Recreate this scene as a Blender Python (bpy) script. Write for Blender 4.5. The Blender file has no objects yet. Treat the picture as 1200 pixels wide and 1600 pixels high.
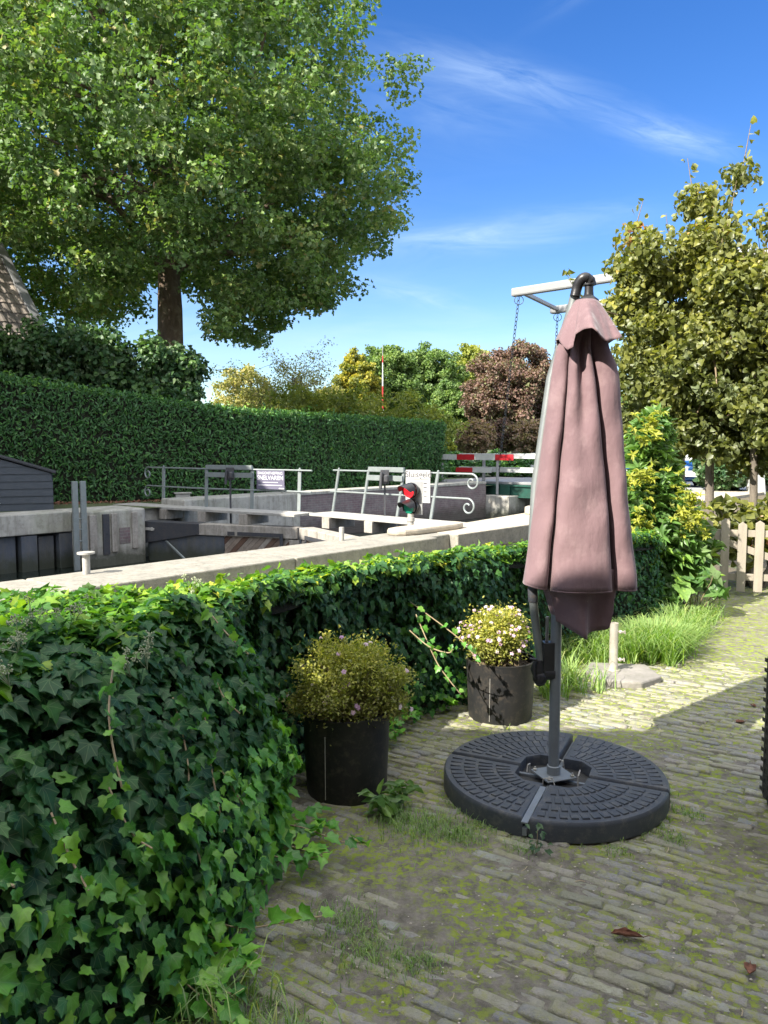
import bpy, math, random
import numpy as np
from math import sin, cos, pi, radians as R
from mathutils import Vector, Matrix
random.seed(4); rng = np.random.default_rng(7)
SC = bpy.context.scene; COL = SC.collection
# ---------------------------------------------------------------- camera, sky, sun, exposure
CAMH = 1.55; PITCH = math.atan(100/1200.)
cd = bpy.data.cameras.new('camera'); cam = bpy.data.objects.new('camera', cd); COL.objects.link(cam)
cam.location = (0, 0, CAMH); cam.rotation_euler = (pi/2-PITCH, 0, 0)
cd.sensor_fit = 'VERTICAL'; cd.sensor_height = 36; cd.lens = 27; cd.clip_end = 3000; cd.clip_start = .05
SC.camera = cam
SUN_AZ, SUN_EL = R(48), R(38)           # azimuth measured from straight behind the camera towards the left
TO_SUN = Vector((-sin(SUN_AZ)*cos(SUN_EL), -cos(SUN_AZ)*cos(SUN_EL), sin(SUN_EL)))
sl = bpy.data.lights.new('sun', 'SUN'); sl.energy = 2.3; sl.angle = R(.5); sl.color = (1, .93, .82)
so = bpy.data.objects.new('sun', sl); COL.objects.link(so)
so.rotation_euler = TO_SUN.to_track_quat('Z', 'Y').to_euler(); so.location = (-6, -6, 12)
W = bpy.data.worlds.new("World"); SC.world = W; W.use_nodes = True
nt = W.node_tree; nt.nodes.clear()
def wn(t, **k):
    n = nt.nodes.new(t)
    for a, b in k.items(): setattr(n, a, b)
    return n
def wl(a, b): nt.links.new(a, b)
def wm(op, a, b=None, c=None):
    n = wn('ShaderNodeMath', operation=op)
    for i, v in enumerate((a, b, c)):
        if v is None: continue
        if isinstance(v, (int, float)): n.inputs[i].default_value = v
        else: wl(v, n.inputs[i])
    return n.outputs[0]
sky = wn('ShaderNodeTexSky', sky_type='NISHITA', sun_disc=False, sun_elevation=SUN_EL, sun_rotation=R(228), air_density=1.0, dust_density=.15, ozone_density=2.4)
hsv = wn('ShaderNodeHueSaturation'); hsv.inputs['Saturation'].default_value = 1.34; hsv.inputs['Value'].default_value = .78; hsv.inputs['Hue'].default_value = .514; wl(sky.outputs[0], hsv.inputs['Color'])
tc = wn('ShaderNodeTexCoord'); sx = wn('ShaderNodeSeparateXYZ'); wl(tc.outputs['Generated'], sx.inputs[0])
yy = wm('MAXIMUM', wm('ABSOLUTE', sx.outputs[1]), .05)
U = wm('DIVIDE', sx.outputs[0], yy); V = wm('DIVIDE', sx.outputs[2], yy)
cx_ = wn('ShaderNodeCombineXYZ'); wl(U, cx_.inputs[0]); wl(V, cx_.inputs[1])
total = None
# wisps of cirrus: centre, half length, half width, slope, strength, all as sky directions
for (cu, cv, L_, w_, sl_, st_, fr) in [(.17, .455, .13, .022, -.27, .38, 11), (.06, .44, .12, .05, -.2, .2, 7), (.36, .39, .07, .018, -.25, .5, 14), (.10, .265, .13, .016, .05, .6, 8), (.23, .29, .10, .016, .1, .28, 9),
                                       (.04, .195, .07, .012, -.25, .40, 12), (.30, .60, .09, .012, .65, .22, 9), (-.05, .13, .35, .04, .0, .22, 5), (.2, .14, .3, .03, .04, .3, 6), (-.3, .2, .3, .1, .1, .4, 5), (-.9, .5, .3, .1, .3, .5, 4), (1.1, .5, .3, .08, -.3, .5, 4)]:
    a = math.atan(sl_)
    du = wm('SUBTRACT', U, cu); dv = wm('SUBTRACT', V, cv)
    p = wm('ADD', wm('MULTIPLY', du, cos(a)), wm('MULTIPLY', dv, sin(a)))
    q = wm('SUBTRACT', wm('MULTIPLY', dv, cos(a)), wm('MULTIPLY', du, sin(a)))
    cmb = wn('ShaderNodeCombineXYZ'); wl(wm('MULTIPLY', p, fr), cmb.inputs[0]); wl(wm('MULTIPLY', q, fr*5), cmb.inputs[1]); cmb.inputs[2].default_value = cu*10
    nz = wn('ShaderNodeTexNoise'); nz.inputs['Scale'].default_value = 1; nz.inputs['Detail'].default_value = 6; nz.inputs['Roughness'].default_value = .6; nz.inputs['Distortion'].default_value = .6
    wl(cmb.outputs[0], nz.inputs['Vector'])
    e = wm('ADD', wm('POWER', wm('ABSOLUTE', wm('DIVIDE', p, L_)), 2.), wm('POWER', wm('ABSOLUTE', wm('DIVIDE', q, w_)), 2.))
    g = wm('EXPONENT', wm('MULTIPLY', e, -1.))
    m = wm('MULTIPLY', wm('MULTIPLY', g, wm('MAXIMUM', wm('SUBTRACT', wm('MULTIPLY', nz.outputs[0], 2.4), .7), 0)), st_)
    total = m if total is None else wm('ADD', total, m)
total = wm('MINIMUM', total, .8)
mix = wn('ShaderNodeMix', data_type='RGBA'); wl(total, mix.inputs[0]); wl(hsv.outputs[0], mix.inputs[6]); mix.inputs[7].default_value = (3.0, 3.9, 5.0, 1)
bg = wn('ShaderNodeBackground'); bg.inputs[1].default_value = .055
# unseen bright cloud deck overhead and behind the camera, added to fill the shade
sm = wn('ShaderNodeMapRange', interpolation_type='SMOOTHSTEP'); wl(sx.outputs[2], sm.inputs[0]); sm.inputs[1].default_value = .63; sm.inputs[2].default_value = .82
sb = wn('ShaderNodeMapRange', interpolation_type='SMOOTHSTEP'); wl(wm('MULTIPLY', sx.outputs[1], -1.), sb.inputs[0]); sb.inputs[1].default_value = .05; sb.inputs[2].default_value = .5
sz_ = wn('ShaderNodeMapRange', interpolation_type='SMOOTHSTEP'); wl(sx.outputs[2], sz_.inputs[0]); sz_.inputs[1].default_value = .02; sz_.inputs[2].default_value = .3
cv = wm('MAXIMUM', sm.outputs[0], wm('MULTIPLY', wm('MULTIPLY', sb.outputs[0], sz_.outputs[0]), .7))
cn = wn('ShaderNodeTexNoise'); cn.inputs['Scale'].default_value = 4; cn.inputs['Detail'].default_value = 6; cn.inputs['Roughness'].default_value = .6; wl(tc.outputs['Generated'], cn.inputs['Vector'])
cv = wm('MULTIPLY', cv, wm('MINIMUM', wm('MULTIPLY', cn.outputs[0], 1.9), 1.))
mix2 = wn('ShaderNodeMix', data_type='RGBA'); wl(cv, mix2.inputs[0]); wl(mix.outputs[2], mix2.inputs[6]); mix2.inputs[7].default_value = (9.4, 9.4, 9.4, 1)
wl(mix2.outputs[2], bg.inputs[0])
wo = wn('ShaderNodeOutputWorld'); wl(bg.outputs[0], wo.inputs[0])
SC.view_settings.view_transform = 'Standard'; SC.view_settings.look = 'None'; SC.view_settings.exposure = 2.34; SC.view_settings.gamma = 1; SC.view_settings.use_curve_mapping = False
SC.render.engine = 'CYCLES'; SC.cycles.max_bounces = 8; SC.cycles.diffuse_bounces = 4; SC.cycles.transparent_max_bounces = 8

# ---------------------------------------------------------------- survey: the pixel grid of the photo as world rays, lock coordinates
def at(px, py, z=None, Y=None):
    u = (px-600)/1200; v = (800-py)/1200
    dy = cos(PITCH)+v*sin(PITCH); dz = v*cos(PITCH)-sin(PITCH)
    k = (z-CAMH)/dz if z is not None else Y/dy
    return Vector((u*k, dy*k, CAMH+dz*k))
def ST(s, t, z=0): return Vector((-.751*s+.66*t, .66*s+.751*t, z))      # s across the lock, t along it
# ---------------------------------------------------------------- materials
def mk(name):
    m = bpy.data.materials.new(name); m.use_nodes = True; n = m.node_tree; n.nodes.clear(); return m, n
class G:
    def __init__(s, n): s.n = n
    def node(s, t, ins=None, **k):
        x = s.n.nodes.new(t)
        for a, b in k.items(): setattr(x, a, b)
        for a, b in (ins or {}).items(): s.set(x.inputs[a], b)
        return x
    def set(s, sock, v):
        if isinstance(v, bpy.types.NodeSocket): s.n.links.new(v, sock)
        elif isinstance(v, tuple) and len(v) == 3 and sock.type == 'RGBA': sock.default_value = (*v, 1)
        else: sock.default_value = v
    def m(s, op, a, b=0, clamp=False):
        x = s.node('ShaderNodeMath', {0: a, 1: b}, operation=op); x.use_clamp = clamp; return x.outputs[0]
    def mix(s, f, a, b, bt='MIX'):
        x = s.node('ShaderNodeMix', data_type='RGBA', blend_type=bt); s.set(x.inputs[0], f); s.set(x.inputs[6], a); s.set(x.inputs[7], b); return x.outputs[2]
    def ramp(s, f, stops):
        x = s.node('ShaderNodeValToRGB', {0: f}); cr = x.color_ramp
        while len(cr.elements) < len(stops): cr.elements.new(.5)
        for e, (p, c) in zip(cr.elements, stops): e.position = p; e.color = (*c, 1) if len(c) == 3 else c
        return x.outputs[0]
    def noise(s, scale, detail=4, rough=.55, vec=None, dist=0, stretch=None):
        v = vec if vec is not None else s.node('ShaderNodeTexCoord').outputs['Object']
        if stretch: v = s.node('ShaderNodeMapping', {0: v, 3: stretch}).outputs[0]
        return s.node('ShaderNodeTexNoise', {'Vector': v, 'Scale': scale, 'Detail': detail, 'Roughness': rough, 'Distortion': dist}).outputs[0]
    def step(s, f, lo, hi): return s.node('ShaderNodeMapRange', {0: f, 1: lo, 2: hi}).outputs[0]
    def bump(s, h, d, st=1.): return s.node('ShaderNodeBump', {'Height': h, 'Distance': d, 'Strength': st}).outputs[0]
    def out(s, sh): s.n.links.new(sh, s.node('ShaderNodeOutputMaterial').inputs[0])
    def pr(s, col, rough=.6, nrm=None, metal=0, spec=.5, **k):
        x = s.node('ShaderNodeBsdfPrincipled', {'Base Color': col, 'Roughness': rough, 'Metallic': metal, 'Specular IOR Level': spec})
        if nrm is not None: s.set(x.inputs['Normal'], nrm)
        for a, b in k.items(): s.set(x.inputs[a], b)
        return x.outputs[0]
MATS = {}
def pbr(name, c1, c2=None, scale=6, rough=.6, bump=.002, metal=0, bscale=None, spec=.5, c3=None, lo=.35, hi=.68, stretch=None, dirt=None, wet=0):
    m, n = mk(name); g = G(n)
    c2 = c2 or tuple(x*.75 for x in c1)
    col = g.mix(g.step(g.noise(scale, 6, .65, stretch=stretch), lo, hi), c1, c2)
    if c3: col = g.mix(g.step(g.noise(scale*.37, 5, .6, dist=.5), .52, .68), col, c3)
    if dirt: col = g.mix(g.m('MULTIPLY', g.step(g.noise(scale*3.1, 8, .75), .5, .72), dirt[1]), col, dirt[0])
    if wet:      # run-down streaks and the slimy band along the waterline
        ps = g.node('ShaderNodeNewGeometry').outputs['Position']; zz = g.node('ShaderNodeSeparateXYZ', {0: ps}).outputs[2]
        st = g.noise(5.5, 5, .7, g.node('ShaderNodeMapping', {0: ps, 3: (1, 1, .09)}).outputs[0])
        col = g.mix(g.m('MULTIPLY', g.step(st, .48, .66), .55), col, (.13, .12, .09))
        lv = g.m('ADD', zz, g.m('MULTIPLY', g.noise(4, 5, .7, ps), .5))
        col = g.mix(g.m('MULTIPLY', g.step(lv, -.10, -.36), .85), col, (.035, .042, .022))
    nr = g.bump(g.noise(bscale or scale*8, 6, .65, stretch=stretch), bump)
    rg = g.step(g.noise(scale*1.7, 4), 0, 1); rg = g.m('ADD', g.m('MULTIPLY', rg, .3), rough-.15)
    g.out(g.pr(col, rg, nr, metal, spec)); MATS[name] = m; return m
VEINED = ('ivy_leaf', 'ivy_young')
def leafmat(name, stops, rough=.42, trans=.3, tcol=None, spec=.45, vein=0):
    m, n = mk(name); g = G(n)
    f = g.node('ShaderNodeAttribute', attribute_name='tint').outputs['Fac']
    col = g.ramp(f, stops)
    col = g.mix(g.step(g.noise(40, 3), .35, .7), col, g.mix(.35, col, (.02, .03, .01)))
    if name in VEINED:
        uv = g.node('ShaderNodeAttribute', attribute_name='luv').outputs['Vector']; sp = g.node('ShaderNodeSeparateXYZ', {0: uv})
        x_ = g.m('ABSOLUTE', sp.outputs[0]); y_ = g.m('SUBTRACT', sp.outputs[1], .04); mk_ = None
        for an in (0., .62, 1.35):       # distance to the ribs that fan out from the stalk
            dd = g.m('ABSOLUTE', g.m('SUBTRACT', g.m('MULTIPLY', x_, cos(an)), g.m('MULTIPLY', y_, sin(an))))
            q_ = g.m('SUBTRACT', 1., g.m('DIVIDE', dd, .022), True); q_ = g.m('MULTIPLY', q_, g.step(g.m('ADD', g.m('MULTIPLY', y_, cos(an)), g.m('MULTIPLY', x_, sin(an))), -.01, .02))
            mk_ = q_ if mk_ is None else g.m('MAXIMUM', mk_, q_)
        col = g.mix(g.m('MULTIPLY', mk_, .55), col, g.mix(.5, col, (.30, .42, .18)))
    geo = g.node('ShaderNodeNewGeometry')
    bcol = g.mix(geo.outputs['Backfacing'], col, g.mix(.35, col, (.35, .42, .25)))
    nr = g.bump(g.noise(90, 2), .001, .5)
    a = g.pr(bcol, rough, nr, 0, spec)
    tcl = g.mix(1., col, tcol or (1., 1.25, .35), 'MULTIPLY'); tcl = g.mix(.5, tcl, g.mix(1., col, (2.2, 2.4, .8), 'MULTIPLY'))
    t = g.node('ShaderNodeBsdfTranslucent', {0: tcl}).outputs[0]
    x = g.node('ShaderNodeMixShader', {0: trans, 1: a, 2: t}).outputs[0]
    g.out(x); MATS[name] = m; return m
pbr('concrete', (.50, .49, .44), (.36, .35, .32), 3.5, .9, .004, bscale=60, c3=(.36, .37, .30), dirt=((.15, .14, .12), .6), wet=1)
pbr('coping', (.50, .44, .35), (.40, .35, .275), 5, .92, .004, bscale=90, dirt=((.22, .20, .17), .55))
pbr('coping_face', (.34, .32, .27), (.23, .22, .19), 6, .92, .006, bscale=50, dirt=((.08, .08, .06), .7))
pbr('rail_steel', (0.26, 0.295, 0.295), (0.215, 0.25, 0.25), 9, .55, .0005, .25, dirt=((.22, .18, .13), .4))
pbr('white_paint', (.58, .60, .59), (.48, .50, .49), 4, .45, .0005, dirt=((.35, .33, .28), .3))
pbr('grey_paint', (0.288, 0.296, 0.303), (0.248, 0.256, 0.262), 3, .5, .001, dirt=((.3, .28, .24), .3))
pbr('green_paint', (.015, .085, .062), (.02, .065, .05), 5, .4, .001, dirt=((.10, .09, .06), .3))
pbr('red_paint', (.55, .02, .03), (.42, .02, .03), 5, .45, .0005)
pbr('black_steel', (.035, .042, .055), (.055, .055, .06), 8, .55, .002, dirt=((.14, .10, .07), .45))
pbr('sheet_steel', (.06, .075, .10), (.11, .12, .14), 5, .6, .004, dirt=((.13, .12, .11), .6), stretch=(1, 1, .35), wet=1)
pbr('timber', (.42, .39, .35), (.28, .26, .23), 7, .85, .004, bscale=40, stretch=(1, 1, .6), dirt=((.08, .07, .06), .5), wet=1)
pbr('deck_board', (0.425, 0.416, 0.383), (0.323, 0.315, 0.289), 6, .85, .003, dirt=((.15, .14, .12), .5))
pbr('picket_wood', (.36, .32, .26), (.27, .24, .20), 10, .8, .002, stretch=(1, 1, .2), dirt=((.25, .3, .16), .35))
pbr('bark', (.18, .13, .095), (.10, .075, .055), 9, .95, .02, bscale=14, stretch=(1, 1, .35), c3=(.25, .21, .15))
pbr('bark_grey', (.22, .19, .15), (.13, .11, .09), 12, .95, .01, bscale=30, stretch=(1, 1, .35))
pbr('twig', (.26, .20, .12), (.15, .11, .07), 20, .85, .001)
pbr('vine_stem', (.36, .30, .17), (.22, .15, .09), 25, .7, .0006)
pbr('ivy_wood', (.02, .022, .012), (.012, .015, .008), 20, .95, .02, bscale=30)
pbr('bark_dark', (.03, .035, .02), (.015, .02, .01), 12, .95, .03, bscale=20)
pbr('hut_board', (.055, .068, .085), (.04, .052, .068), 5, .55, .002, stretch=(1, 1, 3), dirt=((.10, .10, .10), .3))
pbr('felt', (.03, .033, .04), (.05, .05, .055), 9, .9, .002)
pbr('alu', (.66, .63, .56), (.50, .47, .40), 10, .32, .0003, .45, dirt=((.22, .16, .10), .3))
pbr('pole_alu', (0.212, 0.238, 0.255), (0.170, 0.187, 0.204), 12, .36, .0003, .15, dirt=((.16, .155, .15), .3))
pbr('arm_alu', (.22, .24, .235), (.18, .20, .195), 12, .4, .0003, .3, dirt=((.24, .23, .2), .3))
pbr('black_plastic', (.018, .018, .02), (.03, .03, .032), 12, .38, .0006)
pbr('base_plastic', (0.059, 0.068, 0.083), (0.045, 0.054, 0.069), 7, .5, .0012, bscale=150, dirt=((.19, .18, .155), .55))
pbr('base_side', (.016, .018, .020), (.03, .03, .03), 9, .6, .002, dirt=((.09, .08, .06), .5))
pbr('pot', (.018, .019, .021), (.03, .029, .027), 7, .5, .001, spec=.3, dirt=((.15, .12, .09), .35), stretch=(1, 1, .35))
pbr('potting_soil', (.035, .026, .018), (.02, .015, .01), 30, .95, .01)
pbr('zinc', (.42, .41, .38), (.34, .33, .30), 10, .6, .0005, .1, dirt=((.2, .17, .13), .3))
pbr('road', (0.317, 0.238, 0.215), (0.259, 0.202, 0.185), 8, .9, .003, dirt=((.2, .17, .14), .4))
pbr('earth', (.16, .13, .09), (.10, .085, .055), 5, .95, .02, c3=(.08, .11, .04))
pbr('lawn', (.07, .11, .03), (.10, .10, .05), 1.5, .95, .03, bscale=10)
pbr('car_paint', (.03, .12, .34), (.03, .11, .30), 2, .2, 0, .3)
pbr('rubber', (.02, .02, .02), (.03, .03, .03), 10, .8, .001)
pbr('dead_leaf', (.22, .09, .05), (.13, .06, .04), 60, .8, .002, c3=(.30, .14, .08))
pbr('straw', (.50, .42, .28), (.36, .28, .18), 30, .85, .001)
pbr('red_brick_dark', (.10, .055, .06), (.15, .09, .09), 9, .9, .004)
pbr('slab', (.30, .28, .26), (.2, .19, .17), 5, .9, .004, dirt=((.1, .11, .06), .5))
pbr('rattan', (.022, .022, .024), (.035, .035, .037), 60, .45, .002, bscale=200)
pbr('light_stone', (.55, .5, .42), (.45, .4, .33), 5, .85, .003)
m, n = mk('glass'); g = G(n); g.out(g.pr((.03, .04, .05), .06, None, 0, .6)); MATS['glass'] = m
m, n = mk('red_lens'); g = G(n); g.out(g.pr((.65, .015, .02), .25, None, 0, .5, **{'Emission Color': (1, .02, .03), 'Emission Strength': .35})); MATS['red_lens'] = m
m, n = mk('green_lens'); g = G(n); g.out(g.pr((.01, .19, .12), .3)); MATS['green_lens'] = m
m, n = mk('ink'); g = G(n); g.out(g.pr((.06, .06, .07), .6)); MATS['ink'] = m
m, n = mk('ink_white'); g = G(n); g.out(g.pr((.62, .62, .66), .6)); MATS['ink_white'] = m
m, n = mk('sign_grey'); g = G(n); g.out(g.pr((.12, .115, .17), .7)); MATS['sign_grey'] = m
m, n = mk('sign_white'); g = G(n); g.out(g.pr(g.mix(g.noise(3), (.50, .50, .49), (.43, .43, .42)), .5)); MATS['sign_white'] = m
def brickmat(name, c1, c2, mortar, w=.21, h=.062, vert=True):
    m, n = mk(name); g = G(n)
    v = g.node('ShaderNodeTexCoord').outputs['Object']
    s = g.node('ShaderNodeSeparateXYZ', {0: v}); 
    a = g.m('ADD', g.m('MULTIPLY', s.outputs[0], .66), g.m('MULTIPLY', s.outputs[1], .751))
    c = g.node('ShaderNodeCombineXYZ', {0: a, 1: s.outputs[2]}).outputs[0]
    b = g.node('ShaderNodeTexBrick', {'Vector': c, 'Color1': c1, 'Color2': c2, 'Mortar': mortar, 'Scale': 1, 'Mortar Size': .006, 'Brick Width': w, 'Row Height': h, 'Bias': -.2})
    col = g.mix(g.step(g.noise(2.5, 6, .7), .4, .7), b.outputs[0], g.mix(.6, b.outputs[0], (.3, .29, .27)))
    col = g.mix(g.m('MULTIPLY', g.step(g.noise(9, 8, .75), .45, .7), .5), col, (.10, .09, .085))
    zz = g.node('ShaderNodeSeparateXYZ', {0: g.node('ShaderNodeNewGeometry').outputs['Position']}).outputs[2]
    if name == 'purple_brick': col = g.mix(g.m('MULTIPLY', g.step(g.m('ADD', zz, g.m('MULTIPLY', g.noise(3, 5, .7), .5)), .05, -.25), .7), col, (.05, .05, .035))
    g.out(g.pr(col, .9, g.bump(g.m('ADD', g.m('MULTIPLY', b.outputs[1], -1), g.noise(60)), .004))); MATS[name] = m
brickmat('purple_brick', (.20, .135, .145), (.15, .11, .12), (.26, .24, .23))
brickmat('red_brick', (.30, .12, .08), (.24, .10, .07), (.4, .38, .34))
# weathered lock planks: colour runs differ plank by plank
m, n = mk('gate_plank'); g = G(n)
f = g.node('ShaderNodeAttribute', attribute_name='tint').outputs['Fac']
col = g.ramp(f, [(0, (.11, .055, .035)), (.35, (.20, .13, .09)), (.65, (.33, .28, .23)), (1, (.46, .42, .37))])
col = g.mix(g.m('MULTIPLY', g.step(g.noise(7, 8, .75), .4, .7), .6), col, (.07, .045, .035))
g.out(g.pr(col, .85, g.bump(g.noise(30), .004))); MATS['gate_plank'] = m
# clay pavers
def moss_mask(g):
    v = g.node('ShaderNodeTexCoord').outputs['Object']
    ysep = g.node('ShaderNodeSeparateXYZ', {0: v}).outputs[1]; far = g.m('MULTIPLY', g.step(ysep, 3.4, 5.2), .11)
    big = g.step(g.m('ADD', g.noise(2.3, 5, .65, v), far), .41, .57)
    fine = g.noise(34, 6, .75, v)
    return g.m('MULTIPLY', big, g.step(fine, .50, .58)), v, big
m, n = mk('paver'); g = G(n)
mm, v, big = moss_mask(g)
f = g.node('ShaderNodeAttribute', attribute_name='tint').outputs['Fac']
col = g.ramp(f, [(0, (.21, .22, .255)), (.3, (.30, .30, .32)), (.5, (.36, .335, .31)), (.68, (.40, .355, .30)), (.84, (.43, .42, .37)), (.93, (.29, .335, .41)), (1, (.52, .51, .37))])
col = g.mix(g.m('MULTIPLY', g.step(g.noise(26, 7, .75, v), .4, .7), .55), col, (.19, .18, .165))
col = g.mix(g.m('MULTIPLY', g.step(g.noise(95, 5, .75, v), .45, .62), .5), col, (.38, .36, .33))
col = g.mix(g.m('MULTIPLY', g.step(g.noise(60, 6, .8, g.node('ShaderNodeMapping', {0: v, 1: (9, 3, 1)}).outputs[0]), .52, .66), .65), col, (.09, .08, .07))
sand = g.step(g.noise(2.1, 5, .6, g.node('ShaderNodeMapping', {0: v, 1: (4, 2, 0)}).outputs[0]), .46, .62)
col = g.mix(g.m('MULTIPLY', sand, g.step(g.noise(33, 6, .7, v), .38, .6)), col, (.40, .375, .335))
film = g.m('MULTIPLY', g.step(g.noise(5, 6, .7, v), .38, .62), .62)
col = g.mix(film, col, (.27, .28, .15))
col = g.mix(g.m('MULTIPLY', mm, .75), col, (.33, .35, .07))
g.out(g.pr(col, .85, g.bump(g.m('ADD', g.noise(120, 5, .7, v), g.m('MULTIPLY', g.noise(38, 6, .75, v), 1.6)), .007), 0, .25)); MATS['paver'] = m
m, n = mk('joint_soil'); g = G(n)
mm, v, big = moss_mask(g)
col = g.mix(g.step(g.noise(12, 7, .75, v), .35, .65), (.30, .275, .235), (.12, .11, .09))
col = g.mix(g.m('MULTIPLY', g.step(g.noise(70, 4, .7, v), .6, .7), .6), col, (.42, .38, .31))
ms = g.m('MULTIPLY', g.step(g.m('ADD', g.noise(2.3, 5, .65, v), g.m('MULTIPLY', g.step(g.node('ShaderNodeSeparateXYZ', {0: v}).outputs[1], 3.4, 5.2), .12)), .39, .54), g.step(g.noise(30, 6, .75, v), .47, .56))
col = g.mix(ms, col, g.mix(g.noise(30, 3, .6, v), (.12, .19, .035), (.36, .42, .06)))
g.out(g.pr(col, .95, g.bump(g.noise(90, 6, .75, v), .012), 0, .2)); MATS['joint_soil'] = m
# water
m, n = mk('canal_water'); g = G(n)
v = g.node('ShaderNodeTexCoord').outputs['Object']
h = g.noise(2.2, 3, .5, g.node('ShaderNodeMapping', {0: v, 3: (1, 1, 1)}).outputs[0], .4)
g.out(g.pr((.012, .018, .016), .04, g.bump(h, .018, .7), 0, .5)); MATS['canal_water'] = m
# faded plum parasol cloth
m, n = mk('parasol_cloth'); g = G(n)
v = g.node('ShaderNodeTexCoord').outputs['Object']
col = g.mix(g.step(g.noise(3, 5, .6, v, stretch=(1, 1, .4)), .35, .7), (.208, .135, .142), (.165, .106, .116))
col = g.mix(g.m('MULTIPLY', g.step(g.noise(9, 6, .7, v), .5, .75), .35), col, (.38, .28, .28))
col = g.mix(g.step(g.noise(34, 2, .5, v), .79, .82), col, (.6, .55, .52))
wv = g.node('ShaderNodeTexWave', {'Vector': v, 'Scale': 180, 'Distortion': .3}, bands_direction='Z').outputs[1]
hh = g.m('ADD', g.m('ADD', g.m('MULTIPLY', g.noise(7, 4, .5, v, stretch=(1.4, 1.4, .5)), 1.0), g.m('MULTIPLY', g.noise(16, 5, .6, v, None or 0, (1.2, 1.2, .8)), .22)), g.m('MULTIPLY', wv, .006))
g.out(g.pr(col, .85, g.bump(hh, .019, .8), 0, .25, **{'Sheen Weight': .25, 'Sheen Roughness': .4})); MATS['parasol_cloth'] = m
# roof tiles
m, n = mk('roof_tile'); g = G(n)
f = g.node('ShaderNodeAttribute', attribute_name='tint').outputs['Fac']
g.out(g.pr(g.ramp(f, [(0, (.17, .15, .13)), (.6, (.30, .26, .22)), (1, (.42, .36, .30))]), .85, g.bump(g.noise(30), .004))); MATS['roof_tile'] = m
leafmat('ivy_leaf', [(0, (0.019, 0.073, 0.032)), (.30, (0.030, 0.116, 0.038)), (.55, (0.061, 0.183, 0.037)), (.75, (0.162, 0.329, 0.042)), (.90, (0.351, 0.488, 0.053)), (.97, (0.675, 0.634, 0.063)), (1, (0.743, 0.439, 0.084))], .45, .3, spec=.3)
leafmat('ivy_young', [(0, (0.045, 0.180, 0.038)), (.5, (0.112, 0.345, 0.045)), (1, (0.255, 0.510, 0.060))], .4, .3)
leafmat('plane_leaf', [(0, (0.067, 0.141, 0.042)), (.5, (0.125, 0.224, 0.056)), (.85, (0.217, 0.315, 0.085)), (.97, (0.367, 0.415, 0.114)), (1, (0.284, 0.248, 0.081))], .48, .3)
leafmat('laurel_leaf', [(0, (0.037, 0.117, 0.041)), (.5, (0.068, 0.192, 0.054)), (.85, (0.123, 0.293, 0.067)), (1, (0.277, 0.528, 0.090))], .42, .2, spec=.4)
leafmat('bush_leaf', [(0, (0.039, 0.098, 0.044)), (.6, (0.069, 0.147, 0.054)), (1, (0.137, 0.254, 0.069))], .45, .25)
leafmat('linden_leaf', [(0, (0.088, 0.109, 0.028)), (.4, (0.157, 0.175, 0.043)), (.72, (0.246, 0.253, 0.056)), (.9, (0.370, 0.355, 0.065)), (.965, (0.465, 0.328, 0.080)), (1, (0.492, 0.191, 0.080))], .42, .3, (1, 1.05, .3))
leafmat('shrub_leaf', [(0, (0.074, 0.166, 0.044)), (.5, (0.150, 0.284, 0.067)), (.8, (0.300, 0.450, 0.074)), (1, (0.600, 0.630, 0.090))], .4, .25)
leafmat('yellow_leaf', [(0, (.26, .30, .03)), (1, (.45, .44, .06))], .5, .3)
leafmat('grass_blade', [(0, (0.086, 0.187, 0.029)), (.5, (0.172, 0.331, 0.043)), (.85, (0.316, 0.475, 0.057)), (1, (0.604, 0.546, 0.201))], .5, .3)
leafmat('moss_blade', [(0, (.05, .10, .02)), (.6, (.14, .20, .02)), (1, (.34, .38, .03))], .7, .2)
leafmat('bedding_leaf', [(0, (0.122, 0.085, 0.043)), (.18, (0.195, 0.171, 0.049)), (.5, (0.293, 0.317, 0.055)), (.8, (0.488, 0.464, 0.073)), (1, (0.671, 0.561, 0.098))], .5, .3)
leafmat('petal', [(0, (.55, .33, .55)), (.5, (.78, .55, .72)), (1, (.88, .78, .84))], .6, .25, (1, .9, 1))
leafmat('oak_leaf', [(0, (0.084, 0.164, 0.043)), (.6, (0.155, 0.253, 0.059)), (1, (0.262, 0.358, 0.084))], .6, .25)
leafmat('gold_leaf', [(0, (0.123, 0.157, 0.033)), (.5, (0.317, 0.314, 0.039)), (1, (0.510, 0.397, 0.033))], .6, .3)
leafmat('lime_leaf', [(0, (0.176, 0.220, 0.033)), (.6, (0.297, 0.330, 0.050)), (1, (0.396, 0.396, 0.066))], .6, .3)
leafmat('copper_leaf', [(0, (0.103, 0.061, 0.056)), (.5, (0.191, 0.109, 0.089)), (.8, (0.274, 0.167, 0.121)), (1, (0.219, 0.247, 0.097))], .6, .2, (1.2, .8, .5))
leafmat('pink_leaf', [(0, (.26, .17, .12)), (.6, (.38, .24, .17)), (1, (.33, .30, .12))], .6, .25)
leafmat('birch_leaf', [(0, (0.253, 0.253, 0.069)), (.6, (0.414, 0.368, 0.115)), (1, (0.575, 0.483, 0.230))], .6, .3)
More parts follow.
